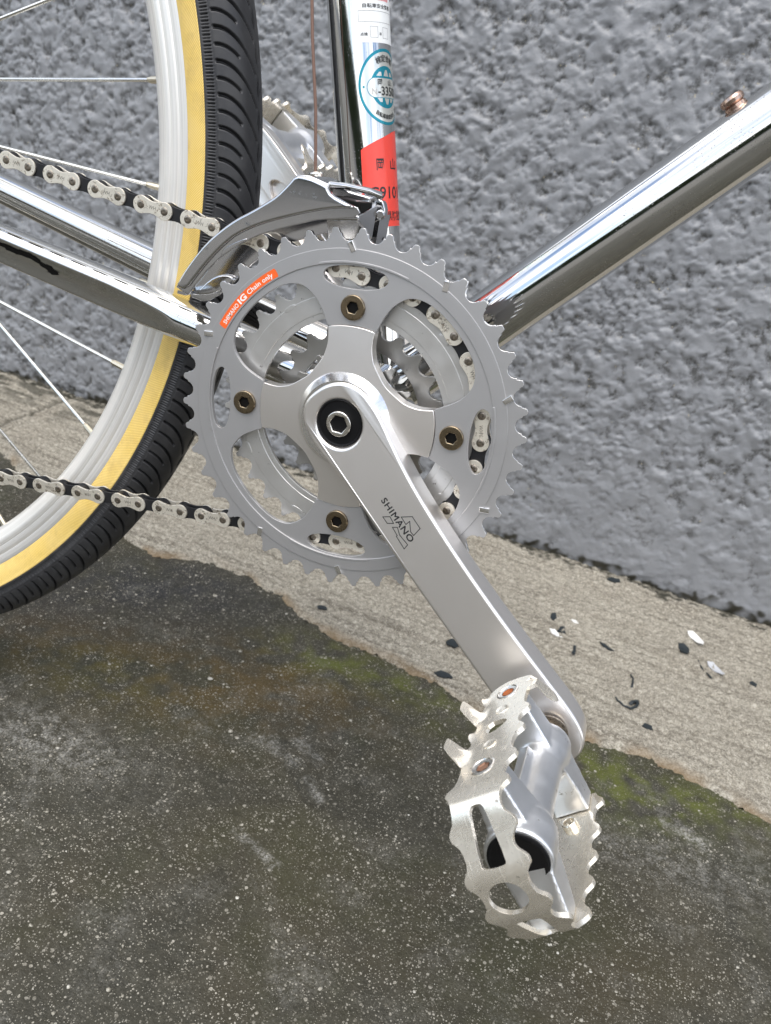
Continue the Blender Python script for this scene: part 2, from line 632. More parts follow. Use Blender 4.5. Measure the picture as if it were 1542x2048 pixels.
def fftnoise(shape, step, scale, rs, aniso=(1, 1)):
    """smooth random field with features of about the given size (same units as step)"""
    n = rs.standard_normal(shape)
    fy = np.fft.fftfreq(shape[0], step)[:, None] * aniso[0]
    fx = np.fft.rfftfreq(shape[1], step)[None, :] * aniso[1]
    g = np.exp(-((fx ** 2 + fy ** 2) * (scale * 1.4) ** 2))
    o = np.fft.irfft2(np.fft.rfft2(n) * g, s=shape)
    return o / o.std()


def grid_mesh(name, P, mats, attrs=None, parent=None):
    """P: (rows, cols, 3) in millimetres -> one smooth mesh object"""
    r, c, _ = P.shape
    me = bpy.data.meshes.new(name)
    v = P.reshape(-1, 3).copy()
    v[:, 2] -= ZG
    v *= MM
    me.vertices.add(r * c)
    me.vertices.foreach_set('co', v.astype(np.float32).ravel())
    i = np.arange(r * c).reshape(r, c)
    q = np.stack([i[:-1, :-1], i[:-1, 1:], i[1:, 1:], i[1:, :-1]], -1).reshape(-1, 4)
    me.loops.add(q.size)
    me.loops.foreach_set('vertex_index', q.ravel().astype(np.int32))
    me.polygons.add(len(q))
    me.polygons.foreach_set('loop_start', (np.arange(len(q)) * 4).astype(np.int32))
    me.update(calc_edges=True)
    me.shade_smooth()
    for nm, a in (attrs or {}).items():
        at = me.attributes.new(nm, 'FLOAT', 'POINT')
        at.data.foreach_set('value', np.clip(a, 0, 1).astype(np.float32).ravel())
    return link(name, me, mats, parent)


def spread(lo, hi, step, far, n=26):
    """coordinates that are dense between lo and hi and widen outwards"""
    a = np.arange(lo, hi + step / 2, step)
    g = np.geomspace(step * 2, far, n)
    return np.concatenate([lo - g[::-1], a, a[-1] + g])


# ------------------------------------------------------------------ wall, footing, ground
WD = np.array([0.99612, -0.08800, 0.0])          # along the wall, to the right
WD /= np.linalg.norm(WD)
WN = np.array([WD[1], -WD[0], 0.0])              # out of the wall, to the bicycle
WA = np.array([-741.7, 591.4, ZG])


def build_wall():
    st = 1.7
    u = spread(-60, 1190, st, 6000)
    z = np.concatenate([np.arange(-6, 640, st), 640 + np.geomspace(st, 1500, 24)])
    shp = (len(z), len(u))
    f = lambda s, a=(1, 1): fftnoise(shp, st, s, rng, a)
    zz0 = np.repeat(z[:, None], len(u), 1)
    uu0 = np.repeat(u[None, :], len(z), 0)
    wx, wz = 1.6 * f(7), 1.6 * f(7)

    def lumps(cell, fill, flat):
        # packed rounded grains pressed flat on top
        gx, gz = (uu0 + wx) / cell, (zz0 + wz) / cell
        ix, iz = np.floor(gx).astype(int), np.floor(gz).astype(int)
        best = np.zeros(shp)
        tab = rng.random((257, 263, 4))
        for dx in (-1, 0, 1):
            for dz in (-1, 0, 1):
                t_ = tab[(ix + dx) % 257, (iz + dz) % 263]
                d2 = ((gx - (ix + dx) - t_[..., 0]) / (0.75 + 0.5 * t_[..., 2])) ** 2 + (gz - (iz + dz) - t_[..., 1]) ** 2
                hh_ = np.sqrt(np.clip(1 - d2 / fill ** 2, 0, 1)) * (0.45 + 0.55 * t_[..., 3])
                best = np.maximum(best, np.minimum(hh_, flat * (0.6 + 0.4 * t_[..., 3])))
        return best
    patch_ = np.clip(0.5 + 0.75 * f(26), 0, 1)                 # where the render was trowelled smoother
    h = 0.9 * f(16, (1.0, 0.8)) + 0.6 * f(7)
    h = h + 2.3 * lumps(9.0, 0.66, 0.55) + (1.8 - 1.2 * patch_) * lumps(4.9, 0.62, 0.75) + (1.35 - 0.95 * patch_) * lumps(2.9, 0.68, 0.9) + 0.10 * f(1.7)
    cap = 1.9 + 2.2 * (1 - patch_) + 0.5 * f(12)
    h = np.where(h > cap, cap + (h - cap) * 0.15, h) - 2.1
    zz = np.repeat(z[:, None], len(u), 1)
    uu = np.repeat(u[None, :], len(z), 0)
    rough = 1 - 0.55 * np.clip(1 - (zz - 20) / 170, 0, 1) * np.clip((uu - 450) / 300, 0, 1)
    h = h * rough
    far = np.clip(np.maximum((np.abs(uu - 560) - 690) / 100, (zz - 640) / 60), 0, 1)
    h = h * (1 - far) + 0.4 * f(60)
    foot = np.clip(1 - zz / 14, 0, 1)
    h = h * (1 - 0.4 * foot) - 1.5 * foot
    P = WA[None, None] + uu[..., None] * WD + h[..., None] * WN
    P[..., 2] = ZG + zz
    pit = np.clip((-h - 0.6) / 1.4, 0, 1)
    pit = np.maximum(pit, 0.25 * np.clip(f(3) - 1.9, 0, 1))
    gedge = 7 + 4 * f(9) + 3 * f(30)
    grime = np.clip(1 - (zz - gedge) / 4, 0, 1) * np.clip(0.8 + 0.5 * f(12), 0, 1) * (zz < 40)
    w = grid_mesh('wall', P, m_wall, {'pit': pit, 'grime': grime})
    tag(w, 'rough grey painted masonry wall standing behind the bicycle', 'wall', kind='thing')


EDGE = [(-9000, 560), (-2000, 470), (-900, 400), (-530, 342), (-456, 301), (-330, 262), (-262, 231), (-228, 247), (-174, 248), (-126, 236), (-97, 218),
        (-71, 201), (-39, 193), (42, 180), (86, 157), (174, 172), (222, 174), (271, 164), (311, 151), (420, 146), (700, 120), (9000, 40)]


def edge_y(x):
    e = np.array(EDGE, float)
    return np.interp(x, e[:, 0], e[:, 1])


def build_footing():
    st = 2.2
    x = spread(-760, 430, st, 4200)
    nv = 190
    t = np.linspace(0, 1, nv)
    shp = (nv, len(x))
    f = lambda s, a=(1, 1): fftnoise(shp, st, s, rng, a)
    ey = edge_y(x) + np.convolve(rng.standard_normal(len(x) + 30), np.hanning(31) / 6, 'valid')[:len(x)] * 4.5
    ey = ey + np.convolve(rng.standard_normal(len(x) + 8), np.hanning(9) / 3, 'valid')[:len(x)] * 1.8
    wy = WA[1] + (x - WA[0]) * WD[1] / WD[0] + 6
    X = np.repeat(x[None, :], nv, 0)
    Y = ey[None] + (wy - ey)[None] * t[:, None]
    d = Y - ey[None]                                   # distance from the ragged edge
    lip = np.clip((d + 1.5 * f(5)) / 5, 0, 1)
    lip = lip * lip * (3 - 2 * lip)
    h = -0.6 + 3.6 * lip + (0.35 * f(4) + 0.3 * f(2.6) + 0.55 * f(9, (1.0, 0.12)) + 0.5 * f(40)) * lip
    # the brushed streaks are deeper towards the wall
    near = np.clip((Y - (wy - 170)[None]) / 120, 0, 1)
    h = h - 1.3 * near * np.clip(f(5, (1.0, 0.07)) - 0.75, 0, 1.4)
    # open joint across the strip
    jx = -588 - (Y - 407) * 0.095
    jd = np.abs(X - jx + 2 * f(20))
    joint = np.clip(1 - jd / 6, 0, 1)
    h = h - 3.0 * joint
    P = np.stack([X, Y, ZG + h], -1)
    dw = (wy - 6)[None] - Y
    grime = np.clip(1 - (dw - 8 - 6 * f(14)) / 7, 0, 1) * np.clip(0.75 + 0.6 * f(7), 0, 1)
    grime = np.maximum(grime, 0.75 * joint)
    left = np.clip((-250 - X) / 200, 0, 1) * np.clip((Y - (wy - 130)[None]) / 80, 0, 1)
    grime = np.maximum(grime, 0.75 * left * np.clip(0.5 + 0.7 * f(22), 0, 1))
    rust = np.clip(1 - d / 16, 0, 1) * np.clip(0.4 + 0.5 * f(25), 0, 1)
    w = grid_mesh('footing', P, m_foot, {'grime': grime, 'rust': rust})
    tag(w, 'pale brushed concrete strip along the foot of the wall', kind='structure')


def build_ground():
    st = 2.6
    x = spread(-640, 480, st, 60000, 34)
    y = spread(-330, 420, st, 60000, 34)
    shp = (len(y), len(x))
    f = lambda s, a=(1, 1): fftnoise(shp, st, s, rng, a)
    X, Y = np.meshgrid(x, y)
    near = np.clip(1 - np.maximum(np.abs(X + 80) - 540, np.abs(Y - 45) - 360) / 40, 0, 1)
    h = (0.28 * f(3) + 0.25 * f(6) + 0.3 * f(25)) * near

    def blob(cx_, cy_, rx, ry):
        return np.exp(-(((X - cx_) / rx) ** 2 + ((Y - cy_) / ry) ** 2))
    n1, n2 = f(16), f(7)
    moss = (blob(205, 132, 55, 32) * 1.25 + 0.75 * blob(-52, 165, 48, 26) + 0.35 * blob(-190, 50, 50, 30) + 0.5 * blob(30, 165, 60, 18) + 0.5 * blob(285, 150, 45, 16) + 0.3 * blob(90, 140, 70, 22)) * np.clip(0.75 + 0.4 * n1 + 0.25 * n2, 0, 1.3)
    brown = (blob(-200, 60, 120, 40) + 0.9 * blob(-60, 130, 70, 45) + 0.4 * blob(-130, 100, 120, 55)) * np.clip(0.55 + 0.4 * n1 + 0.15 * n2, 0, 1) * 0.9
    wet = (blob(-230, 190, 90, 55) + 0.8 * blob(-330, 120, 120, 60) + 0.5 * blob(-170, 215, 60, 25)) * np.clip(0.7 + 0.2 * n1, 0, 1) * 0.85
    pale = blob(-175, -32, 60, 26) * 0.8 + blob(-160, -160, 30, 22) + blob(250, 70, 60, 26) * 0.55 + 0.25 * np.clip(f(30) - 0.6, 0, 1)
    for ax, ay, bx, by, wd in ((-28, -42, 4, -57, 2.4), (-54, 46, -22, 32, 4.2), (-30, 55, -8, 42, 3.5), (-7, 20, 8, 8, 2.5), (236, 112, 262, 100, 5)):
        L = math.hypot(bx - ax, by - ay)
        s = np.clip(((X - ax) * (bx - ax) + (Y - ay) * (by - ay)) / L ** 2, 0, 1)
        dd = np.hypot(X - ax - s * (bx - ax), Y - ay - s * (by - ay) + 1.0 * n2)
        pale = pale + 1.4 * np.exp(-(dd / wd) ** 2)
    P = np.stack([X, Y, ZG + h], -1)
    w = grid_mesh('ground', P, m_ground, {'moss': moss, 'brown': brown, 'wet': wet, 'pale': pale})
    tag(w, 'dark mossy concrete ground speckled with pale aggregate', kind='structure')


def build_gravel():
    bm = bmesh.new()
    bmesh.ops.create_icosphere(bm, subdivisions=1, radius=1)
    base = np.array([v.co[:] for v in bm.verts])
    fc = np.array([[v.index for v in f_.verts] for f_ in bm.faces])
    bm.free()
    V, F = [], []
    n = 0
    spots = [(-176, 203, 2.6), (-187, 139, 2.4), (-116, 135, 2.2), (-222, 12, 1.9), (-118, 88, 2.0), (-168, 11, 2.0), (-75, 40, 2.6), (-68, 36, 2.2)]
    while n < 3600:
        if n < len(spots):
            px, py, r = spots[n]
        else:
            px, py = random.uniform(-560, 420), random.uniform(-260, 330)
            if py > edge_y(px) - 4:
                continue
            if math.sin(px / 61 + 1.3 * math.sin(py / 47)) + math.sin(py / 38 + px / 90) + math.sin(px / 23 - py / 29) * 0.7 < random.uniform(-2.4, 1.0):
                continue
            r = 0.30 + 1.05 * random.random() ** 4.2
        n += 1
        sc = np.array([r * random.uniform(.8, 1.4), r * random.uniform(.8, 1.2), r * random.uniform(.35, .6)])
        a = random.uniform(0, PI)
        q = base * sc * rng.uniform(.8, 1.2, (len(base), 1))
        q = np.stack([q[:, 0] * math.cos(a) - q[:, 1] * math.sin(a), q[:, 0] * math.sin(a) + q[:, 1] * math.cos(a), q[:, 2]], -1)
        V.append(q + [px, py, ZG + 0.05])
        F.append(fc + len(base) * len(F))
    V = np.concatenate(V)
    V[:, 2] -= ZG
    me = bpy.data.meshes.new('gravel')
    me.from_pydata((V * MM).tolist(), [], np.concatenate(F).tolist())
    me.shade_smooth()
    kk = NT('pale_grit')
    vv = kk.obj()
    kk.p(Base_Color=kk.ramp(kk.noise(vv, 130, 2), (0.35, (0.12, 0.105, 0.08)), (0.5, (0.27, 0.25, 0.20)), (0.70, (0.56, 0.54, 0.48))), Roughness=0.6)
    tag(link('gravel', me, kk.m), 'pale grit set in the dark ground', kind='stuff')


build_wall()
build_footing()
build_ground()
build_gravel()


def build_added_hedge():
    # dark hedge put in behind the camera, out of view, for the chrome to mirror
    bm_ = bmesh.new()
    L, D, Hh = 30000, 1300, 1500
    n = 26000
    face = rng.random(n)
    x = rng.uniform(-L / 2, L / 2, n)
    z = np.where(face < 0.75, rng.uniform(0, Hh, n), Hh + rng.normal(0, 60, n))
    y = np.where(face < 0.75, D / 2 + rng.normal(0, 70, n), rng.uniform(-D / 2, D / 2, n))
    c_ = np.stack([x, y - 10500, z + ZG], -1)
    d1 = rng.standard_normal((n, 3))
    d1 /= np.linalg.norm(d1, axis=1)[:, None]
    d2 = np.cross(d1, rng.standard_normal((n, 3)))
    d2 /= np.linalg.norm(d2, axis=1)[:, None]
    r1, r2 = rng.uniform(50, 110, n)[:, None], rng.uniform(30, 60, n)[:, None]
    q = np.stack([c_ - d1 * r1, c_ + d2 * r2, c_ + d1 * r1, c_ - d2 * r2], 1).reshape(-1, 3)
    mb = MB()
    mb.add(q.tolist(), np.arange(n * 4).reshape(-1, 4).tolist())
    mb.box((-L / 2, -10500 - D / 2 + 100, ZG), (L / 2, -10500 + D / 2 - 150, ZG + Hh - 120))
    kk = NT('added_hedge_leaves')
    kk.p(Base_Color=kk.mix(kk.noise(kk.obj(), 3, 5), (0.025, 0.040, 0.014), (0.060, 0.085, 0.030)), Roughness=0.6)
    tag(mb.build('added_hedge', kk.m, None, fix=False, wn=False), 'dark green clipped hedge put in out of view for the chrome tubes to mirror', 'added_hedge')


build_added_hedge()

# ------------------------------------------------------------------ bicycle
bike = empty('bicycle', None, (0, 0, 0))
tag(bike, 'chromed touring bicycle with gum-wall tyre and triple crankset in front of the grey wall', 'bicycle')
HUB = Vector((-433.8, 0, 71.2))


# ---- frame tubes
def straight(a, b, ra, rb, n=24, seg=48, fn=None):
    a, b = Vector(a), Vector(b)
    d = (b - a).normalized()
    u = Vector((0, -1, 0))
    u = (u - d * u.dot(d)).normalized()
    w = d.cross(u)
    rings = []
    for i in range(n + 1):
        t = i / n
        c_ = a.lerp(b, t)
        r = ra + (rb - ra) * t
        ring = []
        for j in range(seg):
            g = 2 * PI * j / seg
            p, q = r * math.cos(g), r * math.sin(g)
            if fn:
                p, q = fn(t, p, q, r)
            ring.append(c_ + u * p + w * q)
        rings.append(ring)
    return MB().loft(rings)


SA = rad(104.2)
SD = Vector((math.cos(SA), 0, math.sin(SA)))
SE1 = Vector((math.sin(SA), 0, -math.cos(SA)))
SE2 = Vector((0, -1, 0))
DA = rad(47.2)
DD = Vector((math.cos(DA), 0, math.sin(DA)))
DQ = Vector((-math.sin(DA), 0, math.cos(DA)))

seat_tube = straight(SD * 8, SD * 430, 14.3, 14.3, 8, 64).build('seat_tube', m_chrome, bike)
down_tube = straight(DD * 8, DD * 560, 14.4, 14.4, 8, 64).build('down_tube', m_chrome, bike)
MB().lathe([(17, -37), (20.5, -36), (20.5, 36), (17, 37)], (0, 0, 0), (0, 1, 0), 64).build('bottom_bracket_shell', m_chrome, bike)
MB().lathe([(4, -45.5), (9, -45.2), (15, -43.6), (19.5, -40.5), (22, -36.5), (22, -33)], (0, 0, 0), (0, 1, 0), 48).build('bearing_cup', m_chrome_fd, bike)


def dent(t, p, q, r):
    # the stay is pressed in on its upper outer face so that the small rings clear it
    s = (t - 0.215) / 0.50
    if 0 < s < 1:
        k_ = min(1.0, 2.6 * math.sqrt(s * (1 - s)))
        ca = rad(-16)
        e = p * math.cos(ca) + q * math.sin(ca)
        g = -p * math.sin(ca) + q * math.cos(ca)
        lim = r * (1.02 - 0.38 * k_) + 0.018 * g * g
        x_ = e - lim
        cut = 0.5 * (x_ + math.sqrt(x_ * x_ + 0.5)) * min(1.0, k_ * 2.2)
        if e > 0:
            cut *= min(1.0, e / 3.0)
            p -= math.cos(ca) * cut
            q -= math.sin(ca) * cut
    return p, q


cs = straight((-14, -25, 6), (-425, -62, 77), 11.2, 8, 260, 120, dent).build('chain_stay', m_chrome, bike)
straight((-14, 25, 7), (-425, 62, 78), 11.2, 8, 20, 48).build('chain_stay', m_chrome, bike)

# torn black remains of a protector tape on the pressed stay
def stay_pt(t, g, lift):
    a, b = Vector((-14, -25, 6)), Vector((-425, -62, 77))
    d = (b - a).normalized()
    u = Vector((0, -1, 0))
    u = (u - d * u.dot(d)).normalized()
    w = d.cross(u)
    r = 11.2 + (8 - 11.2) * t
    p, q = dent(t, r * math.cos(g), r * math.sin(g), r)
    n_ = (u * p + w * q).normalized()
    return a.lerp(b, t) + u * p + w * q + n_ * lift


mb = MB()
tp = ([(0.50, 0.10), (0.44, 0.16), (0.415, 0.30), (0.405, 0.18), (0.395, 0.02), (0.375, -0.06), (0.372, -0.25), (0.385, -0.42), (0.392, -0.2), (0.408, -0.06), (0.425, 0.02), (0.43, -0.15), (0.45, -0.02), (0.50, -0.12)])
tp = [(a + random.uniform(-.004, .004), b + random.uniform(-.05, .05)) for a, b in smooth(tp, 2)]
V, F = sheet(tp, [], [(t_, g_) for t_ in np.arange(0.36, 0.52, 0.006) for g_ in np.arange(-0.5, 0.5, 0.07)])
bent(mb, V, F, lambda a, b, h: stay_pt(a, b, 0.35 + h), 0.3)
mb.build('tape', m_darkgap, cs, fix=False)

# bottle-cage bolt on the down tube
mb = MB()
bc = DD * 207 + DQ * 13.6
mb.lathe([(4.6, 0), (4.6, 1.6), (4.0, 2.0), (4.2, 2.2), (4.9, 2.6), (5.2, 4.2), (4.6, 5.4), (2.6, 6.0), (0, 6.05)], bc, DQ, 32)
mb.build('bolt', metal('browned_bolt', (0.50, 0.36, 0.29), 0.25, dirt=(0.10, 0.04, 0.02), dirt_amt=0.08, dirt_scale=350), down_tube)


# ---- stickers wrapped on the seat tube (arc length in mm from the face nearest the camera, length along the tube)
def wrap(r):
    def fn(a, l):
        g = a / 14.4
        return SD * l + (SE1 * math.sin(g) + SE2 * math.cos(g)) * r
    return fn


def dense(loop, step=0.9):
    o = []
    for i in range(len(loop)):
        a, b = loop[i], loop[(i + 1) % len(loop)]
        n = max(1, int(math.hypot(b[0] - a[0], b[1] - a[1]) / step))
        o += [(a[0] + (b[0] - a[0]) * j / n, a[1] + (b[1] - a[1]) * j / n) for j in range(n)]
    return o


def finer(V, F, step=0.55):
    bm = bmesh.new()
    vs = [bm.verts.new((x, y, 0)) for x, y in V]
    for f in F:
        try:
            bm.faces.new([vs[i] for i in f])
        except ValueError:
            pass
    bmesh.ops.triangulate(bm, faces=bm.faces)
    for _ in range(5):
        es = [e for e in bm.edges if abs(e.verts[0].co.x - e.verts[1].co.x) > step]
        if not es:
            break
        bmesh.ops.subdivide_edges(bm, edges=es, cuts=1)
        bmesh.ops.triangulate(bm, faces=[f for f in bm.faces if len(f.verts) > 3])
    bm.verts.index_update()
    V2 = [(v.co.x, v.co.y) for v in bm.verts]
    F2 = [tuple(v.index for v in f.verts) for f in bm.faces]
    bm.free()
    return V2, F2


def patch(mb, outline, r, mi, holes=()):
    outline = dense(outline)
    holes = [dense(h) for h in holes]
    xs = [p[0] for p in outline]
    ys = [p[1] for p in outline]
    ex = [(x, y) for x in np.arange(min(xs) + .6, max(xs), 1.1) for y in np.arange(min(ys) + .6, max(ys), 2.5)]
    V, F = sheet(outline, holes, ex)
    fn = wrap(r)
    mb.add([fn(a, l) for a, l in V], F, mi)


def ink(mb, txt, a, l, h, r, mi, width=None, bold=0.0, spacing=1.0):
    V, F = finer(*text2d(txt, h, width, spacing, bold or 0.014))
    fn = wrap(r)
    mb.add([fn(a + x, l + y) for x, y in V], F, mi)


def rrect(x0, y0, x1, y1, r, n=5):
    o = []
    for cx_, cy_, a in ((x1 - r, y1 - r, 0), (x0 + r, y1 - r, 90), (x0 + r, y0 + r, 180), (x1 - r, y0 + r, 270)):
        o += [(cx_ + r * math.cos(rad(a + 90 * i / n)), cy_ + r * math.sin(rad(a + 90 * i / n))) for i in range(n + 1)]
    return o


def frame_rect(mb, x0, y0, x1, y1, r, mi, w=0.14):
    for q in ((x0, y0, x1, y0 + w), (x0, y1 - w, x1, y1), (x0, y0 + w, x0 + w, y1 - w), (x1 - w, y0 + w, x1, y1 - w)):
        n_ = max(1, int((q[2] - q[0]) / 1.2))
        px = [q[0] + (q[2] - q[0]) * i / n_ for i in range(n_ + 1)]
        fn = wrap(r)
        V = [fn(x, q[1]) for x in px] + [fn(x, q[3]) for x in px]
        mb.add(V, [(i, i + 1, n_ + 2 + i, n_ + 1 + i) for i in range(n_)], mi)


# white inspection label
mb = MB()
patch(mb, rrect(2.2, 164.2, 38, 214, 2.6), 14.40, 0)
ink(mb, '自転車安全整備', 6.6, 178.2, 1.6, 14.46, 1, 16.5)
for i in range(12):
    patch(mb, [(13.0 + i * 0.75, 181.2), (13.45 + i * 0.75, 181.2), (13.45 + i * 0.75, 184.5), (13.0 + i * 0.75, 184.5)], 14.46, 2)
frame_rect(mb, 4.5, 172.4, 24, 176.9, 14.46, 1, 0.10)
ink(mb, '点検', 5.0, 166.9, 1.3, 14.46, 1, 3.4)
frame_rect(mb, 9.6, 166.2, 13.6, 170.7, 14.46, 1, 0.10)
ink(mb, '年', 14.4, 167.2, 1.3, 14.46, 1)
frame_rect(mb, 16.5, 166.2, 20.5, 170.6, 14.46, 1, 0.10)
mb.build('sticker', [m_white, m_ink, m_redink], seat_tube, fix=False)

# round foil mark
mb = MB()
RC, RL, RR = 17.0, 146.0, 14.3
ell = lambda r, n=72, ky=1.12: [(RC + r * math.cos(2 * PI * i / n), RL + ky * r * math.sin(2 * PI * i / n)) for i in range(n)]
patch(mb, ell(RR), 14.40, 0)
patch(mb, ell(RR), 14.45, 1, [ell(RR - 1.15)])
inner = ell(8.7, 48, 1.02)
patch(mb, inner, 14.45, 1)
for sgn in (1, -1):
    for x0, x1, x2 in ((-5.6, -2.6, -3.4), (-1.4, 2.0, 0.3), (2.6, 5.6, 3.4)):
        top = 7.2 if abs(x2) < 1 else 6.3
        patch(mb, [(RC + x0, RL + sgn * 4.6), (RC + x1, RL + sgn * 4.6), (RC + x2 + .6, RL + sgn * top), (RC + x2 - .6, RL + sgn * top)][::sgn], 14.49, 0)
ov = rrect(RC - 10.4, RL - 4.6, RC + 10.4, RL + 4.0, 4.2, 8)
patch(mb, ov, 14.50, 0)
patch(mb, ov, 14.54, 1, [rrect(RC - 10.15, RL - 4.35, RC + 10.15, RL + 3.75, 4.0, 8)])
patch(mb, [(RC - 11.9 + .5 * math.cos(t), RL + .5 * math.sin(t)) for t in (2 * PI * i / 14 for i in range(14))], 14.54, 1)
ink(mb, '岡', RC - 5.0, RL + 1.0, 2.3, 14.58, 2)
ink(mb, '山', RC + 1.4, RL + 1.0, 2.3, 14.58, 2)
ink(mb, 'N', RC - 8.0, RL - 3.2, 2.6, 14.58, 3)
ink(mb, '-33500', RC - 4.9, RL - 3.4, 3.7, 14.58, 2, 14.0)


def arc_ink(mb, txt, cx_, cy_, r0, a0, h, width, rr, mi, sign=1, ky=1.12):
    V, F = finer(*text2d(txt, h, width, 1.0, 0.016))
    fn = wrap(rr)
    P = []
    for x, y in V:
        if sign > 0:
            a = rad(a0) - x / r0
            q = r0 + y
        else:
            a = rad(a0) + x / r0
            q = r0 - y
        P.append(fn(cx_ + q * math.cos(a), cy_ + ky * q * math.sin(a)))
    mb.add(P, F, mi)


arc_ink(mb, '検定合格', RC, RL, 9.7, 120, 2.4, 10.5, 14.58, 2)
arc_ink(mb, '自転車検査協会', RC, RL, 11.9, 236, 1.7, 13.5, 14.58, 2, -1)
mb.build('sticker', [m_foil, m_teal, m_ink, plain('faded_ink', (0.5, 0.48, 0.46), 0.5)], seat_tube, fix=False)

# red registration sticker
mb = MB()
patch(mb, [(1.9, 85.0), (26, 85.0), (26, 128.2), (20.2, 127.2), (9.3, 123.1), (3.6, 120.5), (2.1, 119.4)], 14.42, 0)
ink(mb, '岡', 9.2, 110.9, 4.6, 14.47, 1, 3.9)
ink(mb, '山', 17.2, 110.9, 4.6, 14.47, 1, 4.6)
ink(mb, 'C9101', 5.0, 97.8, 5.3, 14.47, 1, 18.5)
ink(mb, '山県防犯協会', 10.2, 88.0, 4.0, 14.47, 1, 20)
mb.build('sticker', [m_red, m_ink], seat_tube, fix=False)

# ---- shift cable
MB().tube([(-61, -22, 190), (-55, -23, 158), (-48.5, -24, 130), (-45.6, -24, 112), (-43.8, -24.5, 101)], 0.75, 10).build('shift_cable', m_rustcable, bike)

# ------------------------------------------------------------------ crankset
crank = empty('crankset', bike)
YR = -54.0
BA = 95.5                        # angle of the first chainring bolt


def quad(pts_delta, centre):
    return [pol(r, centre + d) for r, d in pts_delta]


win_ring = [(44.1, 29.5), (50, 28.5), (56, 27), (61.2, 24.2), (64.5, 21.4), (66.6, 17.5), (67.7, 13), (68.0, 6.5), (68.0, 0)]
win_ring = smooth(win_ring + [(r, -d) for r, d in reversed(win_ring[:-1])], 2, False)
win_sp = [(43.7, 30.0), (39.3, 29.2), (35.5, 27.3), (31.2, 22.5), (28.9, 15.7), (27.2, 7), (26.6, 0)]
win_sp = smooth(win_sp + [(r, -d) for r, d in reversed(win_sp[:-1])], 2, False)


def inner_loop():
    o = []
    for k_ in range(4):
        b = BA - 90 * k_
        o += [pol(44.0, b + d) for d in (14.5, 11, 7, 3.5, 0, -3.5, -7, -11, -14.5)]
        o += [pol(r, b - 45 + d) for r, d in win_ring[1:-1]]
    return o


def slot(c):
    p = [(66.6, 13.6), (69.0, 12.2), (69.9, 8.5), (70.2, 3), (70.2, -3), (69.9, -8.5), (69.0, -11.8), (66.8, -13.6),
         (64.2, -12.6), (61.9, -9.6), (60.3, -4), (60.0, 1), (60.6, 6), (62.3, 10.5), (64.4, 13.0)]
    return smooth([pol(r, c + d) for r, d in p], 1)


slots = [slot(BA - 90 * k_) for k_ in range(4)]
mb = MB()
# mi 0 silver body, 1 bare teeth
plate(mb, [sprocket_outline(42, 86.2, 94.32), inner_loop()] + slots, 1.1, front(YR + 0.9), 0.17, 0)
plate(mb, [circle(77.4, 180), circle(70.9, 160)], 0.55, front(YR - 0.22), 0.22, 0)
# short raised ribs beside each slot and the bent ends of the step
for k_ in range(4):
    b = BA - 90 * k_
    for lo, hi, r0, r1 in ((-20, 14, 71.0, 72.0),):
        arc = [pol(r1, b + a) for a in np.linspace(lo, hi, 14)] + [pol(r0, b + a) for a in np.linspace(hi, lo, 14)]
        plate(mb, [arc], 0.35, front(YR - 0.75), 0.15, 0)
# shift pins: little slanted lozenges where the step meets the teeth
for a in (97.4, 63.4, 21.4, -18.3, -50, -82.7, -116.4, 162.5):
    c0 = pol(78.2, a)
    t = rad(a + 25)
    q = []
    for du, dv in ((2.4, 1.3), (-2.4, 1.3), (-2.4, -1.3), (2.4, -1.3)):
        q.append((c0[0] + du * math.cos(t) - dv * math.sin(t), c0[1] + du * math.sin(t) + dv * math.cos(t)))
    plate(mb, [q], 0.8, front(YR - 0.35), 0.35, 1, 1)
ring = mb.build('outer_chainring', [m_ring, m_arm_bright], crank, angle=30)
# bare tooth faces: polygons beyond the painted body take the worn metal
for p in ring.data.polygons:
    c_ = p.center
    if math.hypot(c_.x, c_.z + ZG * MM) > 0.0790 and abs(p.normal.y) < 0.75:
        p.material_index = 1

# chain path: upper run, wrap round the middle ring, lower run
YC = -47.0
RP32 = 6.35 / math.sin(PI / 32)
UA, LA = 175.39, 187.0
tu = Vector((*pol(RP32, UA - 90), 0))
tl = Vector((*pol(RP32, LA + 90), 0))
du = Vector((*pol(1, UA), 0))
dl = Vector((*pol(1, LA), 0))
D0 = 86.3                                            # first traced pin on the upper run
n_up = int(D0 // 12.7)
off = D0 - 12.7 * n_up
pins = [tu + du * (off + 12.7 * i) for i in range(n_up + 14, -1, -1)]
ang = UA - 90 - math.degrees((12.7 - off) / RP32)
first_ring = ang
last = ang
while ang > (LA + 90 - 360):
    pins.append(Vector((*pol(RP32, ang), 0)))
    last = ang
    ang -= 11.25
rest = 12.7 - rad(last - (LA - 270)) * RP32
for i in range(22):
    pins.append(tl + dl * (rest + 12.7 * i))

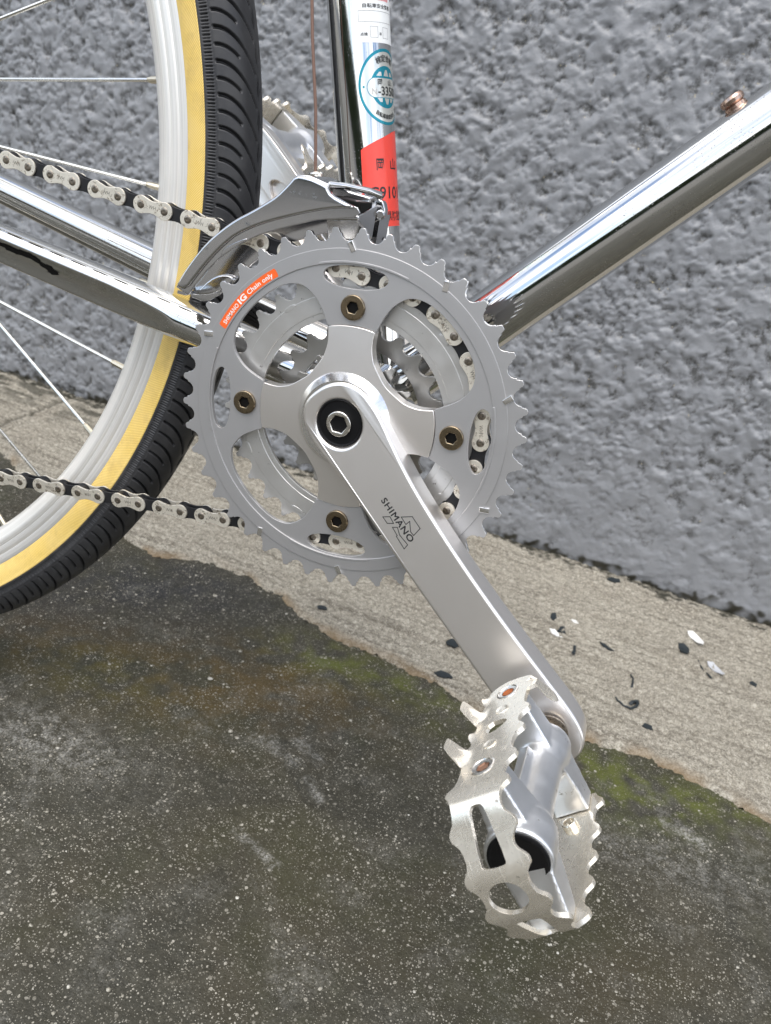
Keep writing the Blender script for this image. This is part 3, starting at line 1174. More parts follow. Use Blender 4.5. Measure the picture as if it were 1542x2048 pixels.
mb = MB()
mid_phase = first_ring + 11.25 / 2
midhole = circle(46.8, 120)
plate(mb, [sprocket_outline(32, 66.2, mid_phase, 0.85), midhole], 1.05, front(YC), 0.17, 0)
plate(mb, [circle(57.6, 120), circle(49.6, 110)], 0.4, front(YC - 0.95), 0.25, 0)
for a in np.arange(11, 360, 40):
    c0 = pol(58.5 + 1.5 * math.sin(a), a)
    plate(mb, [smooth([(c0[0] + 3.2 * math.cos(rad(a + 90)) * s + 1.1 * math.cos(rad(a)) * t_, c0[1] + 3.2 * math.sin(rad(a + 90)) * s + 1.1 * math.sin(rad(a)) * t_)
                       for s, t_ in ((1, 1), (-1, 1), (-1, -1), (1, -1))], 2)], 0.35, front(YC - 1.15), 0.2, 0)
mid = mb.build('middle_chainring', [m_ringmid, m_tooth], crank, angle=30)
mb = MB()
plate(mb, [sprocket_outline(22, 43.6, 20, 0.95, 3.75, 2.5), circle(31.8, 90)], 1.1, front(-37.6), 0.25, 0)
mb.build('inner_chainring', [m_ringin], crank, angle=30)

# spider: four arms behind the bolts, domed towards the axle
sp = []
for k_ in range(4):
    b = BA - 90 * k_
    sp += [pol(43.75, b + d) for d in (14.4, 11, 7, 3.5, 0, -3.5, -7, -11, -14.4)]
    sp += [pol(r, b - 45 + d) for r, d in win_sp[1:-1]]
Vs, Fs = flat_curve([sp], 3.2, 0.45, 2)


def dome(p):
    r = math.hypot(p[0], p[1])
    return (p[0], YR + 2.3 - p[2] - max(0, 43.75 - r) * 0.085, p[1])


# fine triangles so that the dome is smooth
ex = [pol(r, a) for r in (8, 16, 22, 26, 30, 34, 38, 41.5) for a in np.arange(0, 360, 6)]
V, F = sheet(sp, [], ex)
mb = MB()
bent(mb, V, F, lambda a, b, h: dome((a, b, h)), 6.4)
for k_ in range(4):                                   # tabs that carry the two inner rings
    b = BA - 90 * k_
    mb.lathe([(5.2, 0), (5.2, 16)], (*pol(32.5, b)[:1], -50.5, pol(32.5, b)[1]), (0, 1, 0), 20)
    tabp = [pol(r, b + d) for r, d in ((43, 9), (56.5, 6), (58, 0), (56.5, -6), (43, -9))]
    plate(mb, [tabp], 2.0, front(YR + 4.3), 0.3)
mb.build('spider', m_arm, crank, angle=28, bevel=0.3, bevel_angle=70)

# crank arm
AA = rad(-39.8)
AU = Vector((math.cos(AA), 0, math.sin(AA)))
AV = Vector((-math.sin(AA), 0, math.cos(AA)))
flare = 20.6 / 170


def armfn(yface, slope=flare, s=1):
    # (l, o, h): along the arm, across it, outwards from the front face
    def fn(p):
        return AU * p[0] + AV * p[1] + Vector((0, yface - slope * max(p[0], -6) - p[2], 0))
    return fn


arm_out = [(-18.5, -2), (-17.5, -8), (-13, -13.5), (-6, -16.5), (4, -17.0), (14, -15.8), (26, -14.9), (45, -14.9), (70, -14.8), (100, -14.3), (130, -13.8), (158, -13.4),
           (170, -12.6), (179, -10.2), (185.4, -5), (187.2, 1.5), (185.3, 8.5), (179.5, 13.2), (169, 15.0), (150, 13.8), (120, 12.2), (90, 11.6), (60, 12.2), (40, 13.6), (24, 16.2),
           (12, 18.6), (2, 19.6), (-7, 18.2), (-13.5, 14), (-17.5, 7)]
arm_out = smooth(arm_out, 2)
mb = MB()
fa = armfn(-63.0)
hole = circle(11.3, 56, (0.5, 0.0))
plate(mb, [arm_out, hole], 7.4, lambda p: fa((p[0], p[1], p[2] - 7.4)), 1.6, 0, 4)
# boss: a burnished cone that grows out of the spider round the axle
mb.lathe([(27, -5), (25.2, -1.0), (22.6, 2.0), (20.6, 4.6), (19.6, 6.0), (12, 6.0)], (0, -55.0, 0), (0, -1, 0), 72, 1, False)
cs_o = [(11.35, 0.4), (12.6, -0.9), (13.6, -1.35)]
arm = mb.build('crank_arm', [m_arm, m_arm_bright], crank, angle=32)
# thread boss for the pedal on the back of the eye
EYE = AU * 170
# hub recess
mb = MB()
mb.lathe([(11.25, -1.0), (11.2, -5.5), (7.0, -6.6), (6.9, -8)], (0.4, -64.2, -0.2), (0, -1, 0), 56, 0)
ob = MB()
ob.lathe([(11.25, 0.0), (10.9, 0.5), (10.2, 0.2), (9.4, -1.2), (5.8, -2.0), (0, -2.1)], (0.3, -61.8, 0), (0, -1, 0), 56, 0)
ob.build('dust_seal', m_black, crank)
hb = MB()
hexs = lambda r, n=6: [(r * math.cos(PI / 3 * i), r * math.sin(PI / 3 * i)) for i in range(n)]
plate(hb, [circle(6.1, 48), hexs(4.3)], 1.8, lambda p: (p[0] + 0.2, -62.0 - p[2], p[1] - 0.2), 0.6, 0, 3)
plate(hb, [circle(5.0, 32)], 0.3, lambda p: (p[0] + 0.2, -61.0 - p[2], p[1] - 0.2), 0, 0)
hb.build('crank_bolt', m_steel, crank)

# lettering and the outlined letter mark on the arm
mb = MB()
fl = armfn(-63.06)
V, F = text2d('SHIMANO', 3.1, 23.4, 1.12)
for x_, y_, h_ in [(0, 0, 0), (0.16, 0.0, 0.006), (0.0, 0.14, 0.012), (0.16, 0.14, 0.018)]:
    mb.add([fl((40.2 + a + x_, -4.4 + b + y_, h_)) for a, b in V], F)


def stroke(mb, pts, w, fn, closed=True):
    n = len(pts)
    for i in range(n if closed else n - 1):
        a, b = Vector(pts[i]), Vector(pts[(i + 1) % n])
        d = (b - a).normalized()
        q = Vector((-d.y, d.x)) * w / 2
        e = d * w / 2
        mb.add([fn((*(a - q - e), 0)), fn((*(b - q + e), 0)), fn((*(b + q + e), 0)), fn((*(a + q - e), 0))], [(0, 1, 2, 3)])


for shape in ([(46.9, -8.2), (48.7, -5.1), (52.2, -5.5), (50.5, -8.2)],
              [(51.8, -0.4), (54.5, 4.3), (61.0, 4.2), (62.0, -0.5), (59.8, -0.7), (55.6, 1.9), (55.8, -0.6)],
              [(53.4, -7.1), (54.7, -5.0), (58.2, -6.3), (64.0, -5.7), (64.7, -8.4), (57.9, -8.1), (57.8, -7.5)]):
    stroke(mb, shape, 0.36, lambda p: fl((p[0], p[1], 0.03)))
mb.build('lettering', m_ink, crank, fix=False)

# orange sticker with its print on the outer ring
mb = MB()
st_o = [pol(75.6, a) for a in np.linspace(157.2, 126.6, 30)] + [pol(71.6, a) for a in np.linspace(126.4, 157.4, 30)]
V, F = sheet(smooth(st_o, 1), [])
mb.add([(a, YR - 0.80, b) for a, b in V], F, 0)


def ring_ink(txt, a0, r0, h, width, y, mi, bold=0.0):
    V, F = text2d(txt, h, width, 1.05, bold)
    mb.add([(*pol(r0 + b, a0 - math.degrees(a / r0))[:1], y, pol(r0 + b, a0 - math.degrees(a / r0))[1]) for a, b in V], F, mi)


ring_ink('SHIMANO', 155.6, 72.5, 1.9, 11.6, YR - 0.84, 1, 0.014)
ring_ink('IG', 145.6, 72.3, 2.7, 4.9, YR - 0.84, 1, 0.035)
ring_ink('Chain only', 140.6, 72.6, 2.1, 15.4, YR - 0.84, 1, 0.016)
mb.build('sticker', [m_orange, m_whiteink], crank, fix=False)

# chainring bolts
bolt_me = None
for k_ in range(4):
    c0 = pol(52, BA - 90 * k_)
    mb = MB()
    plate(mb, [circle(5.75, 40), hexs(2.75)], 0.95, lambda p: (c0[0] + p[0], YR - 0.75 - p[2], c0[1] + p[1]), 0.55, 0, 3)
    mb.lathe([(3.4, 0), (0, 0.0)], (c0[0], YR - 0.33, c0[1]), (0, -1, 0), 24, 1, False)  # black disc stands in for the shade inside the hex socket
    mb.build('chainring_bolt', [m_bolt, m_darkgap], crank)

# left crank arm on the wall side, with the pressed groove in its inner face
la_out = smooth([(-16, 0), (-11, -12), (0, -16), (14, -15), (60, -14.5), (110, -15), (160, -15.5), (176, -12), (186, -3), (187, 3), (180, 12), (168, 16), (140, 15.5), (90, 14), (40, 15), (14, 16), (0, 17), (-11, 12)], 2)
groove = smooth([(40, -5.5), (128, -6.5), (140, -3), (140, 3), (128, 6.5), (40, 5.5), (34, 0)], 2)
mb = MB()


def lfn(y0):
    def fn(p):
        return AU * (-p[0]) + AV * (-p[1]) + Vector((0, y0 + flare * max(p[0], -6) - p[2], 0))
    return fn


plate(mb, [la_out, groove], 2.2, lfn(52.0), 0.8, 0, 3)
plate(mb, [la_out], 5.0, lfn(58.8), 1.2, 0, 3)
mb.lathe([(18, 0), (18, 12), (10, 14)], (0, 42, 0), (0, 1, 0), 40)
mb.build('crank_arm', m_arm, crank, angle=32)

# ------------------------------------------------------------------ chain
chain = empty('chain', bike)


def link_outline(rend, waist, pitch=12.7):
    o = []
    h = pitch / 2
    for a in range(-120, 121, 20):
        o.append((h + rend * math.cos(rad(a)), rend * math.sin(rad(a))))
    o.append((0, waist))
    for a in range(60, 301, 20):
        o.append((-h + rend * math.cos(rad(a)), rend * math.sin(rad(a))))
    o.append((0, -waist))
    return smooth(o, 1)


def local_mesh(mb, name, angle=35):
    """mesh in its own millimetre frame (no ground shift), to be placed by a matrix"""
    me = bpy.data.meshes.new(name)
    me.from_pydata([Vector(p) * MM for p in mb.v], [], mb.f)
    me.polygons.foreach_set('material_index', mb.m)
    bm = bmesh.new()
    bm.from_mesh(me)
    bmesh.ops.recalc_face_normals(bm, faces=bm.faces)
    bm.to_mesh(me)
    bm.free()
    me.shade_smooth()
    me.set_sharp_from_angle(angle=rad(angle))
    return me


om = MB()
for y in (-2.95, 2.95):
    plate(om, [link_outline(4.15, 2.55)], 0.5, front(y), 0.14, 0, 1)
    for x_ in (-6.35, 6.35):
        om.lathe([(1.95, 0), (1.9, 0.12), (1.55, 0.32), (0.75, 0.34), (0.65, 0.12), (0, 0.1)], (x_, y + (0.5 if y > 0 else -0.5), 0), (0, 1 if y > 0 else -1, 0), 14, 1, False)
V, F = text2d('WH', 1.7, 3.8)
om.add([(-2.0 + a, -3.47, -0.85 + b) for a, b in V], F, 1)
for s in (1,):
    om.lathe([(1.8, -3.4), (1.8, 3.4)], (-6.35, 0, 0), (0, 1, 0), 10, 1)
    om.lathe([(1.8, -3.4), (1.8, 3.4)], (6.35, 0, 0), (0, 1, 0), 10, 1)
outer_me = local_mesh(om, 'outer_link')
for m in (m_chainout, m_pin):
    outer_me.materials.append(m)
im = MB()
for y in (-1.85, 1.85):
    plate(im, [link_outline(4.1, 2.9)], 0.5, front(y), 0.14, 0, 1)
for x_ in (-6.35, 6.35):
    im.lathe([(3.85, -1.3), (3.85, 1.3)], (x_, 0, 0), (0, 1, 0), 20, 0)
inner_me = local_mesh(im, 'inner_link')
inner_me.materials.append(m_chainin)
idx0 = n_up + 14 - n_up                               # index of the traced pin: right end of an outer link
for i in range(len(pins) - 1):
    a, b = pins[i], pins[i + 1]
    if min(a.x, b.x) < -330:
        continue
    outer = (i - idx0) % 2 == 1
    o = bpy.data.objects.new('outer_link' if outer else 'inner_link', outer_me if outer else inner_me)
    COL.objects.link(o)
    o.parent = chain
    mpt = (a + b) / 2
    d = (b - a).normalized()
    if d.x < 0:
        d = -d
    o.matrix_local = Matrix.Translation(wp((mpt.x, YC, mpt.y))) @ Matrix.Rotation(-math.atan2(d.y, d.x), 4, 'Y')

# ------------------------------------------------------------------ front derailleur
fd = empty('front_derailleur', bike)
cage_o = [(-92.6, 41.9), (-89.5, 48.4), (-84.6, 56.6), (-79.0, 64.8), (-71.9, 72.4), (-64.8, 78.6), (-57.7, 83.4), (-50.7, 88.7), (-46.7, 92.0), (-42.2, 97.4), (-39.3, 101.7),
          (-33.6, 102.2), (-24.2, 100.3), (-23.4, 98.9), (-21.5, 96.8), (-14.7, 94.9), (-9.5, 94.0), (-8.0, 92.0), (-10.9, 89.5), (-17.1, 88.0), (-27.7, 85.2), (-36.8, 81.4),
          (-45.4, 77.7), (-53.3, 73.8), (-61.8, 68.2), (-68.4, 63.1), (-72.0, 59.3), (-77.7, 52.6), (-81.9, 46.4), (-85.4, 40.6), (-86.4, 39.6)]
upper = [(-92.2, 42.2), (-89.5, 48.4), (-84.6, 56.6), (-79.0, 64.8), (-71.9, 72.4), (-64.8, 78.6), (-57.7, 83.4), (-50.7, 88.7), (-46.7, 92.0), (-42.2, 97.4), (-39.3, 101.7),
         (-33.6, 102.2), (-24.2, 100.3), (-23.4, 98.9), (-21.5, 96.8), (-14.7, 94.9), (-10.5, 94.3), (-11.5, 93.0), (-17.7, 92.2), (-28.0, 89.0), (-42.0, 83.4), (-53.5, 78.2), (-63.6, 72.0), (-69.5, 66.2), (-75, 59.5), (-81, 51), (-86.6, 42.0)]
mb = MB()
plate(mb, [cage_o], 0.75, front(-56.6), 0.35, 0, 3)
# the upper half swells outwards as a rounded bead
plate(mb, [smooth(upper, 1)], 1.7, front(-57.3), 1.25, 0, 5)
emb = smooth([(-71.0, 60.8), (-70.4, 64.0), (-66.0, 67.4), (-59.5, 71.2), (-58.6, 70.6), (-64.6, 66.0), (-69.2, 61.8)], 1)
plate(mb, [emb], 0.5, front(-57.2), 0.3, 0, 3)
mb.build('outer_cage_plate', m_chrome_fd, fd, angle=40)
mb = MB()
inn = [(-96, 35.5), (-93, 40), (-84, 54), (-76, 66), (-64, 77), (-50, 86), (-36, 92), (-12, 95), (-9, 90), (-18, 84), (-36, 76), (-50, 69), (-62, 60), (-70, 50), (-77, 41), (-86, 34)]
plate(mb, [smooth(inn, 1)], 0.7, front(-38.6), 0.3, 0, 2)
# pressed lower tail that hooks forward between the plates
plate(mb, [smooth([(-94.8, 36.9), (-89.1, 39.7), (-83.8, 46.2), (-78.3, 49.9), (-72.4, 50.5), (-70.0, 48.3), (-77.3, 41.6), (-85.5, 38.0)], 1)], 1.4, front(-41.2), 1.0, 0, 4)
mb.box((-92.5, -56.0, 38.8), (-88.2, -38, 40.4))
mb.build('inner_cage_plate', m_chrome_fd, fd, angle=40)
# bridge over the chain between the two plates
mb = MB()


def slab(mb, top, y0, y1, t, mi=0):
    n_ = len(top)
    r0 = [(x, y0, z) for x, z in top] + [(x, y0, z - t) for x, z in reversed(top)]
    r1 = [(x, y1, z) for x, z in top] + [(x, y1, z - t) for x, z in reversed(top)]
    mb.loft([r0, r1], True, True, mi)


slab(mb, [(-41.2, 99.2), (-39.5, 102.0), (-33.5, 102.6), (-24.3, 100.8)], -56.6, -30, 2.0)
mb.tube([(-25.5, -54.5, 100.6), (-19, -50, 101.2), (-11, -42, 100.8), (-7, -36, 99.5)], [1.3, 1.3, 1.5, 1.8], 14)
mb.box((-26, -52, 90.5), (-10, -36, 96.0), mi=1)  # black box painted as the shade between cage plate and linkage
mb.build('bridge', [m_chrome_fd, m_darkgap], fd, bevel=0.8)
# swinging links and the clamp round the seat tube
mb = MB()
mb.hexa([(-34, -34, 78), (-13, -34, 84), (-13, -18, 84), (-34, -18, 78), (-31, -34, 99), (-12, -34, 98), (-12, -18, 98), (-31, -18, 99)])
mb.hexa([(-24, -54.5, 86), (-9.5, -54.5, 88.5), (-8, -34, 80), (-30, -34, 76), (-22, -54.5, 90), (-9, -54.5, 90.5), (-8, -34, 95), (-28, -34, 95)])
mb.lathe([(3.6, 0), (3.6, 30), (2.4, 31)], (-14, -50, 92.5), (0, 1, 0), 24)
mb.build('linkage', m_chrome_fd, fd, bevel=1.2)
mb = MB()
brk = [(-19.5, 100.8), (-16.2, 100.0), (-11.1, 100.7), (-9.3, 97.6), (-7.0, 97.2), (-5.2, 92.7), (-6.2, 89.5), (-9.4, 87.6), (-10.5, 85.3), (-12.0, 82.5), (-13.6, 83.6), (-11.8, 90.1), (-14.0, 95.8)]
plate(mb, [smooth(brk, 1)], 2.6, front(-27.5), 0.8, 0, 3)
mb.lathe([(2.1, 0), (2.1, 1.4), (1.5, 2.0), (0, 2.0)], (-7.4, -30.0, 91.3), (0.2, -1, 0), 20)
zc = SD * 66
mb.lathe([(14.5, -5.5), (16.3, -5.5), (16.6, -5), (16.6, 5), (16.3, 5.5), (14.5, 5.5)], zc, SD, 48, 0, False)
mb.box((-19, -28, 78), (-8, -13, 91))
mb.build('clamp', m_chrome_fd, fd, bevel=0.5)
mb = MB()
mb.lathe([(1.6, -1.5), (3.4, -1.2), (3.6, 0.6), (3.0, 1.6), (1.0, 1.8)], (-43.6, -24.5, 101.8), (-0.24, 0, 0.97), 20)
mb.lathe([(2.6, -3), (2.6, 3)], (-41.5, -26.5, 99.8), (0, 1, 0), 6)
mb.box((-46, -34, 95.5), (-32, -24, 99.5))
mb.build('cable_anchor', m_steel, fd, bevel=0.3)
mb = MB()
mb.tube([(-14.5, -19, 86), (-12, -18, 80), (-14.2, -17.5, 76)], [4.0, 4.4, 4.2], 16)
mb.build('clamp_boot', plain('black_rubber_boot', (0.02, 0.018, 0.017), 0.75), fd)

# ------------------------------------------------------------------ rear wheel
wheel = empty('rear_wheel', bike)


def spin(prof, n, seg_fn=None):
    """profile [(r, y, uvv)] turned about the hub axle -> vertex grid"""
    th = np.linspace(0, 2 * PI, n + 1)[:-1]
    return th


def spun(name, prof, mats, n=360, closed=False, parent=None, fac=None):
    prof = np.array(prof, float)
    m_ = len(prof)
    th = np.linspace(0, 2 * PI, n + 1)
    r = prof[:, 0][None]
    y = prof[:, 1][None]
    X = HUB.x + r * np.cos(th)[:, None]
    Z = HUB.z + r * np.sin(th)[:, None]
    Y = np.repeat(y, n + 1, 0)
    o = grid_mesh(name, np.stack([X, Y, Z], -1), mats, None, parent)
    me = o.data
    uvl = me.uv_layers.new(name='UVMap')
    s = np.concatenate([[0], np.cumsum(np.hypot(np.diff(prof[:, 0]), np.diff(prof[:, 1])))])
    U = np.repeat((th * 330 * MM)[:, None], m_, 1).ravel()
    Vv = np.repeat((s * MM)[None], n + 1, 0).ravel()
    li = np.zeros(len(me.loops), np.int32)
    me.loops.foreach_get('vertex_index', li)
    uvl.data.foreach_set('uv', np.stack([U[li], Vv[li]], -1).astype(np.float32).ravel())
    me.set_sharp_from_angle(angle=rad(38))
    return o


half = [(318.6, -11.0), (318.6, -12.6), (317.9, -13.0), (313, -13.0), (312.6, -12.75), (312.2, -13.0), (308.2, -13.0), (307.8, -12.7), (307.2, -12.95), (304.5, -12.9), (303.6, -12.2),
        (300.5, -10.2), (297.6, -7.4), (296.4, -4.0), (296.2, 0)]
full = half + [(r, -y) for r, y in reversed(half[:-1])]
rim = spun('rim', full + [full[0]], m_rim, 420, parent=wheel)
Rm, rs = 330.4, 19.2
side = []
for sg in (-1,):
    for ph in np.linspace(-42, 2.2, 12):
        bul = 0.5 * math.exp(-((ph + 2) / 2.2) ** 2)
        side.append((Rm + (rs - 0.35 + bul) * math.sin(rad(ph)), -(rs - 0.35 + bul) * math.cos(rad(ph))))
sw = spun('sidewall', side, m_gum, 420, parent=wheel)
spun('sidewall', [(r, -y) for r, y in reversed(side)], m_gum, 420, parent=wheel)


def build_tyre():
    n = 3000
    ph = np.concatenate([[-38, -20, -6], [0, 2, 4, 4.4, 10, 15, 15.6, 18], np.linspace(19.6, 90, 44)])
    ph = np.concatenate([ph, 180 - ph[::-1][1:]])
    # finer where the tread is seen close to
    th = np.concatenate([np.linspace(rad(-62), rad(24), 1560), np.linspace(rad(24), rad(298), 1700)[1:]])
    n = len(th) - 1
    PH, TH = np.meshgrid(ph, th)
    arc = TH * 344.0
    pitch = 2 * PI * 344.0 / 148.0
    xx = np.clip((np.minimum(PH, 180 - PH) - 19) / 71, 0, 1)       # 0 at the shoulder, 1 on the crown
    mir = np.where(PH > 90, 0.5, 0.0)

    def groove_(shift, lo, hi, curve, width, depth):
        c_ = arc + curve * xx ** 2.1 + (shift + mir) * pitch
        d_ = np.abs((c_ / pitch + 0.5) % 1 - 0.5) * pitch
        g_ = np.clip((width / 2 - d_) / 0.55 + 0.5, 0, 1)
        inn_ = (xx > lo) & (xx < hi)
        return depth * g_ * inn_
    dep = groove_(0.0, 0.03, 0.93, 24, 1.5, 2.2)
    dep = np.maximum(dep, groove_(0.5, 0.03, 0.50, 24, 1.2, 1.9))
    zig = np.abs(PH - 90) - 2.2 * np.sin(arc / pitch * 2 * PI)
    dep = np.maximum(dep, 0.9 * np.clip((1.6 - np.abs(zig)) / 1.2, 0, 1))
    # fine radial ribs on the shoulder band
    el = np.minimum(PH, 180 - PH)
    ribs = ((el > 4.2) & (el < 15.5)) * (((arc / 1.5) % 1) < 0.34) * 0.9
    dep = dep + ribs
    dep = np.where((el >= 16) & (el <= 19.5), 0.25, dep)
    dep = np.where(el < -1, 0.9, dep)
    r_ = rs - dep + np.where(el > 19, 0.15, 0.0)
    rr = Rm + r_ * np.sin(np.radians(PH))
    y = -r_ * np.cos(np.radians(PH))
    P = np.stack([HUB.x + rr * np.cos(TH), y, HUB.z + rr * np.sin(TH)], -1)
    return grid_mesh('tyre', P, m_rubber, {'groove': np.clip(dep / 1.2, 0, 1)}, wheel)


build_tyre()
mb = MB()
mb.lathe([(4, -64), (4, -40), (8, -38), (16, -30), (24, -27), (24, -24), (13, -20), (12, 26), (24, 32), (24, 35), (8, 40), (4, 44), (4, 64)], HUB, (0, 1, 0), 40)
mb.build('hub', m_steel, wheel)
for j in range(36):
    a = 11.5 - 9.97 * j if j < 36 else 0
    a = 11.5 - 10 * j
    sd, offa = ((1, 58), (-1, 55), (1, -65), (-1, -58))[j % 4]
    b = a + offa
    N = HUB + Vector((math.cos(rad(a)) * 298.5, sd * 1.0, math.sin(rad(a)) * 298.5))
    Fp = HUB + Vector((math.cos(rad(b)) * 22, 33.5 if sd > 0 else -25.5, math.sin(rad(b)) * 22))
    d = (Fp - N).normalized()
    mb = MB()
    mb.tube([N + d * 4, Fp], 1.0, 8, 0)
    mb.tube([N - d * 4, N + d * 1.0, N + d * 9.5, N + d * 11.5], [2.3, 2.0, 1.75, 1.2], 8, 1)
    mb.build('spoke', [m_spoke, m_nipple], wheel)
mb = MB()
plate(mb, [sprocket_outline(15, 32.5, 10, 0.8), circle(18, 40)], 0.9, front(-47), 0.2)
mb.build('sprocket', m_ringin, wheel)

# ------------------------------------------------------------------ pedal
PV = Vector((math.cos(rad(-47)), 0, math.sin(rad(-47))))      # from the near long plate to the far one
PW = Vector((math.sin(rad(133)), 0, -math.cos(rad(133))))     # across the plates
PS = Vector((0, -1, 0))                                       # outwards along the spindle


def pp(s, v, w):
    return EYE + PS * s + PV * v + PW * w


# centre line of the cage strip in (s, v): near plate, outer end, far plate
raw = [(90.5, -31.5), (174.5, -31.5), (186.5, -9), (187.2, 0), (186.5, 9), (174.5, 29.5), (96, 29.5)]


def fillet(pts, rads, n=7):
    o = [Vector(pts[0])]
    for i in range(1, len(pts) - 1):
        p0, p1, p2 = Vector(pts[i - 1]), Vector(pts[i]), Vector(pts[i + 1])
        t = rads[i - 1]
        a = p1 + (p0 - p1).normalized() * t
        b = p1 + (p2 - p1).normalized() * t
        for j in range(n + 1):
            u = j / n
            o.append(a * (1 - u) ** 2 + p1 * 2 * u * (1 - u) + b * u * u)
    o.append(Vector(pts[-1]))
    return o


path = fillet(raw, [6, 3, 3, 3, 6])
plen = [0.0]
for i in range(1, len(path)):
    plen.append(plen[-1] + (path[i] - path[i - 1]).length)
TOT = plen[-1]


def at_path(L):
    L = min(max(L, -2), TOT + 2)
    i = 0
    while i < len(plen) - 2 and plen[i + 1] < L:
        i += 1
    t = (L - plen[i]) / max(1e-6, plen[i + 1] - plen[i])
    p = path[i] + (path[i + 1] - path[i]) * t
    d = (path[min(i + 2, len(path) - 1)] - path[max(i - 1, 0)]).normalized() if 0.0 < t < 1 else (path[i + 1] - path[i]).normalized()
    d = (path[i + 1] - path[i]).normalized()
    n_ = Vector((d.y, -d.x))                                   # outwards
    return p, n_


LA0 = 84.0        # end of the near plate (start of the bend)
LE = plen[-1] - 78.5 - 0.0


def cagefn(L, w, h):
    # tabs beyond the plate's edge bend away from it
    p, n_ = at_path(L)
    q = p + n_ * h
    if w < -11.2 and L < 62:
        e = -w - 11.2
        q = q + n_ * (e * 0.9)
        w = -11.2 - e * 0.42
    elif w > 11.5 and L < 11:
        e = w - 11.5
        q = q - n_ * (e * 0.85)
        w = 11.5 + e * 0.45
    return pp(q.x, q.y, w)


def edge_teeth(L0, L1, teeth, base, tip, sgn):
    o = [(L0, base * sgn)]
    for tL, wd in teeth:
        o += [(tL - wd, base * sgn), (tL - wd * .45, (base + (tip - base) * .75) * sgn), (tL - wd * .22, tip * sgn), (tL + wd * .25, tip * sgn), (tL + wd * .5, (base + (tip - base) * .6) * sgn), (tL + wd, (base + 0.15) * sgn)]
    o.append((L1, base * sgn))
    return o


E0 = LA0
right_t = [(28.5, 5), (43, 5), (61, 5.5), (77, 5), (93, 5), (106, 5), (122, 5), (137, 5), (156, 5.5), (172, 5.5), (187, 5.5), (203, 5.5), (TOT - 6, 4.5)]
right = [(0.0, 4.0), (1.0, 9.5), (3.0, 11.0), (4.0, 22.0), (5.5, 24.5), (8.5, 24.5), (10.5, 22), (11.2, 11.0), (12.5, 10.2)] + edge_teeth(15, TOT, right_t, 10.1, 13.8, 1)[1:]
left_t = [(77, 5), (93, 5), (109, 5), (124, 5), (139, 5), (156, 5), (172, 5.5), (187, 5.5), (203, 5.5)]
left = [(0.0, -1.5), (2.0, -6.5), (6.0, -9.6), (8.6, -10.0), (10.0, -12.6), (12.5, -12.9), (15.5, -10.0), (19.5, -10.0), (20.6, -12), (20.8, -20.0), (22.3, -20.6), (26.5, -20.6), (28.5, -20.0), (30.5, -12),
        (32.0, -10.0), (35.5, -10.2), (37.5, -12.6), (41, -12.6), (44, -10.0), (47.0, -10.0), (48.6, -12), (49.0, -20.0), (50.5, -20.6), (55, -20.6), (57, -20.0), (59.5, -12), (61, -10.0)] + edge_teeth(62, TOT, left_t, 10.0, 13.2, -1)[1:]
outline = smooth(right, 1, False) + smooth(left, 1, False)[::-1]
Lm = plen[-1] / 2
hole_mid = smooth([(32.2, -4.4), (32.4, 3.2), (35.6, 5.0), (41.2, -1.2), (39.5, -4.8)], 1)
SL = [(E0 + 0.8, -2.0), (E0 + 0.4, 0.6), (E0 + 0.9, 3.0), (E0 + 4, 4.0), (E0 + 20.5, 5.4), (E0 + 22, 4.4), (E0 + 22, -3.8), (E0 + 20.5, -4.8), (E0 + 4, -3.0)]
slot1 = smooth(SL, 1)
hc = E0 + 33.5
bigh = [(hc + 6.6 * math.cos(t), 7.4 * math.sin(t) - 0.5) for t in (2 * PI * i / 28 for i in range(28))]
e2 = 2 * hc
slot2 = smooth([(e2 - L_, w_) for L_, w_ in SL], 1)[::-1]
dentB = [(TOT - 19 + 2.4 * math.cos(t), 2.4 * math.sin(t)) for t in (2 * PI * i / 16 for i in range(16))]
sc_h = [[(L_ + 4.4 * math.cos(t), 4.4 * math.sin(t)) for t in (2 * PI * i / 24 for i in range(24))] for L_ in (9.7, 64.4)]
ex = [(L_, w_) for L_ in np.unique(np.round(np.concatenate([np.arange(2, TOT, 4), [x for x in plen if 80 < x < TOT - 70]]), 2)) for w_ in np.arange(-8.5, 9, 2.4)]
ex += [(L_, w_) for L_ in np.arange(21, 31, 1.7) for w_ in (-14, -17, -20, -23)] + [(L_, w_) for L_ in np.arange(49, 60, 1.7) for w_ in (-14, -17, -20, -23)]
V, F = sheet(outline, [hole_mid, slot1, bigh, slot2, dentB] + sc_h, ex)
pedal = empty('pedal', bike)
mb = MB()
bent(mb, V, F, cagefn, 1.9)
# raised lip round the small hole in the far plate, two pressed dimples in the near plate
for L_, w_, rr_, sg in ((24.2, 0.2, 2.6, 1), (49.5, 0.0, 2.6, 1)):
    p, n_ = at_path(L_)
    nn = PS * n_.x + PV * n_.y
    mb.lathe([(3.3, 0.8), (2.9, 1.25), (2.2, 1.1), (1.6, 0.95), (0, 0.93)], pp(p.x, p.y, w_), nn, 20, 0, False)
p, n_ = at_path(TOT - 19)
nn = PS * n_.x + PV * n_.y
mb.lathe([(3.5, -0.7), (3.4, -3.0), (3.0, -3.5), (2.5, -3.4), (2.3, -2.8), (2.3, 0.9)], pp(p.x, p.y, 0), nn, 24, 0, False)
mb.build('cage', m_cage, pedal, angle=34, bevel=0.38, bevel_angle=48)

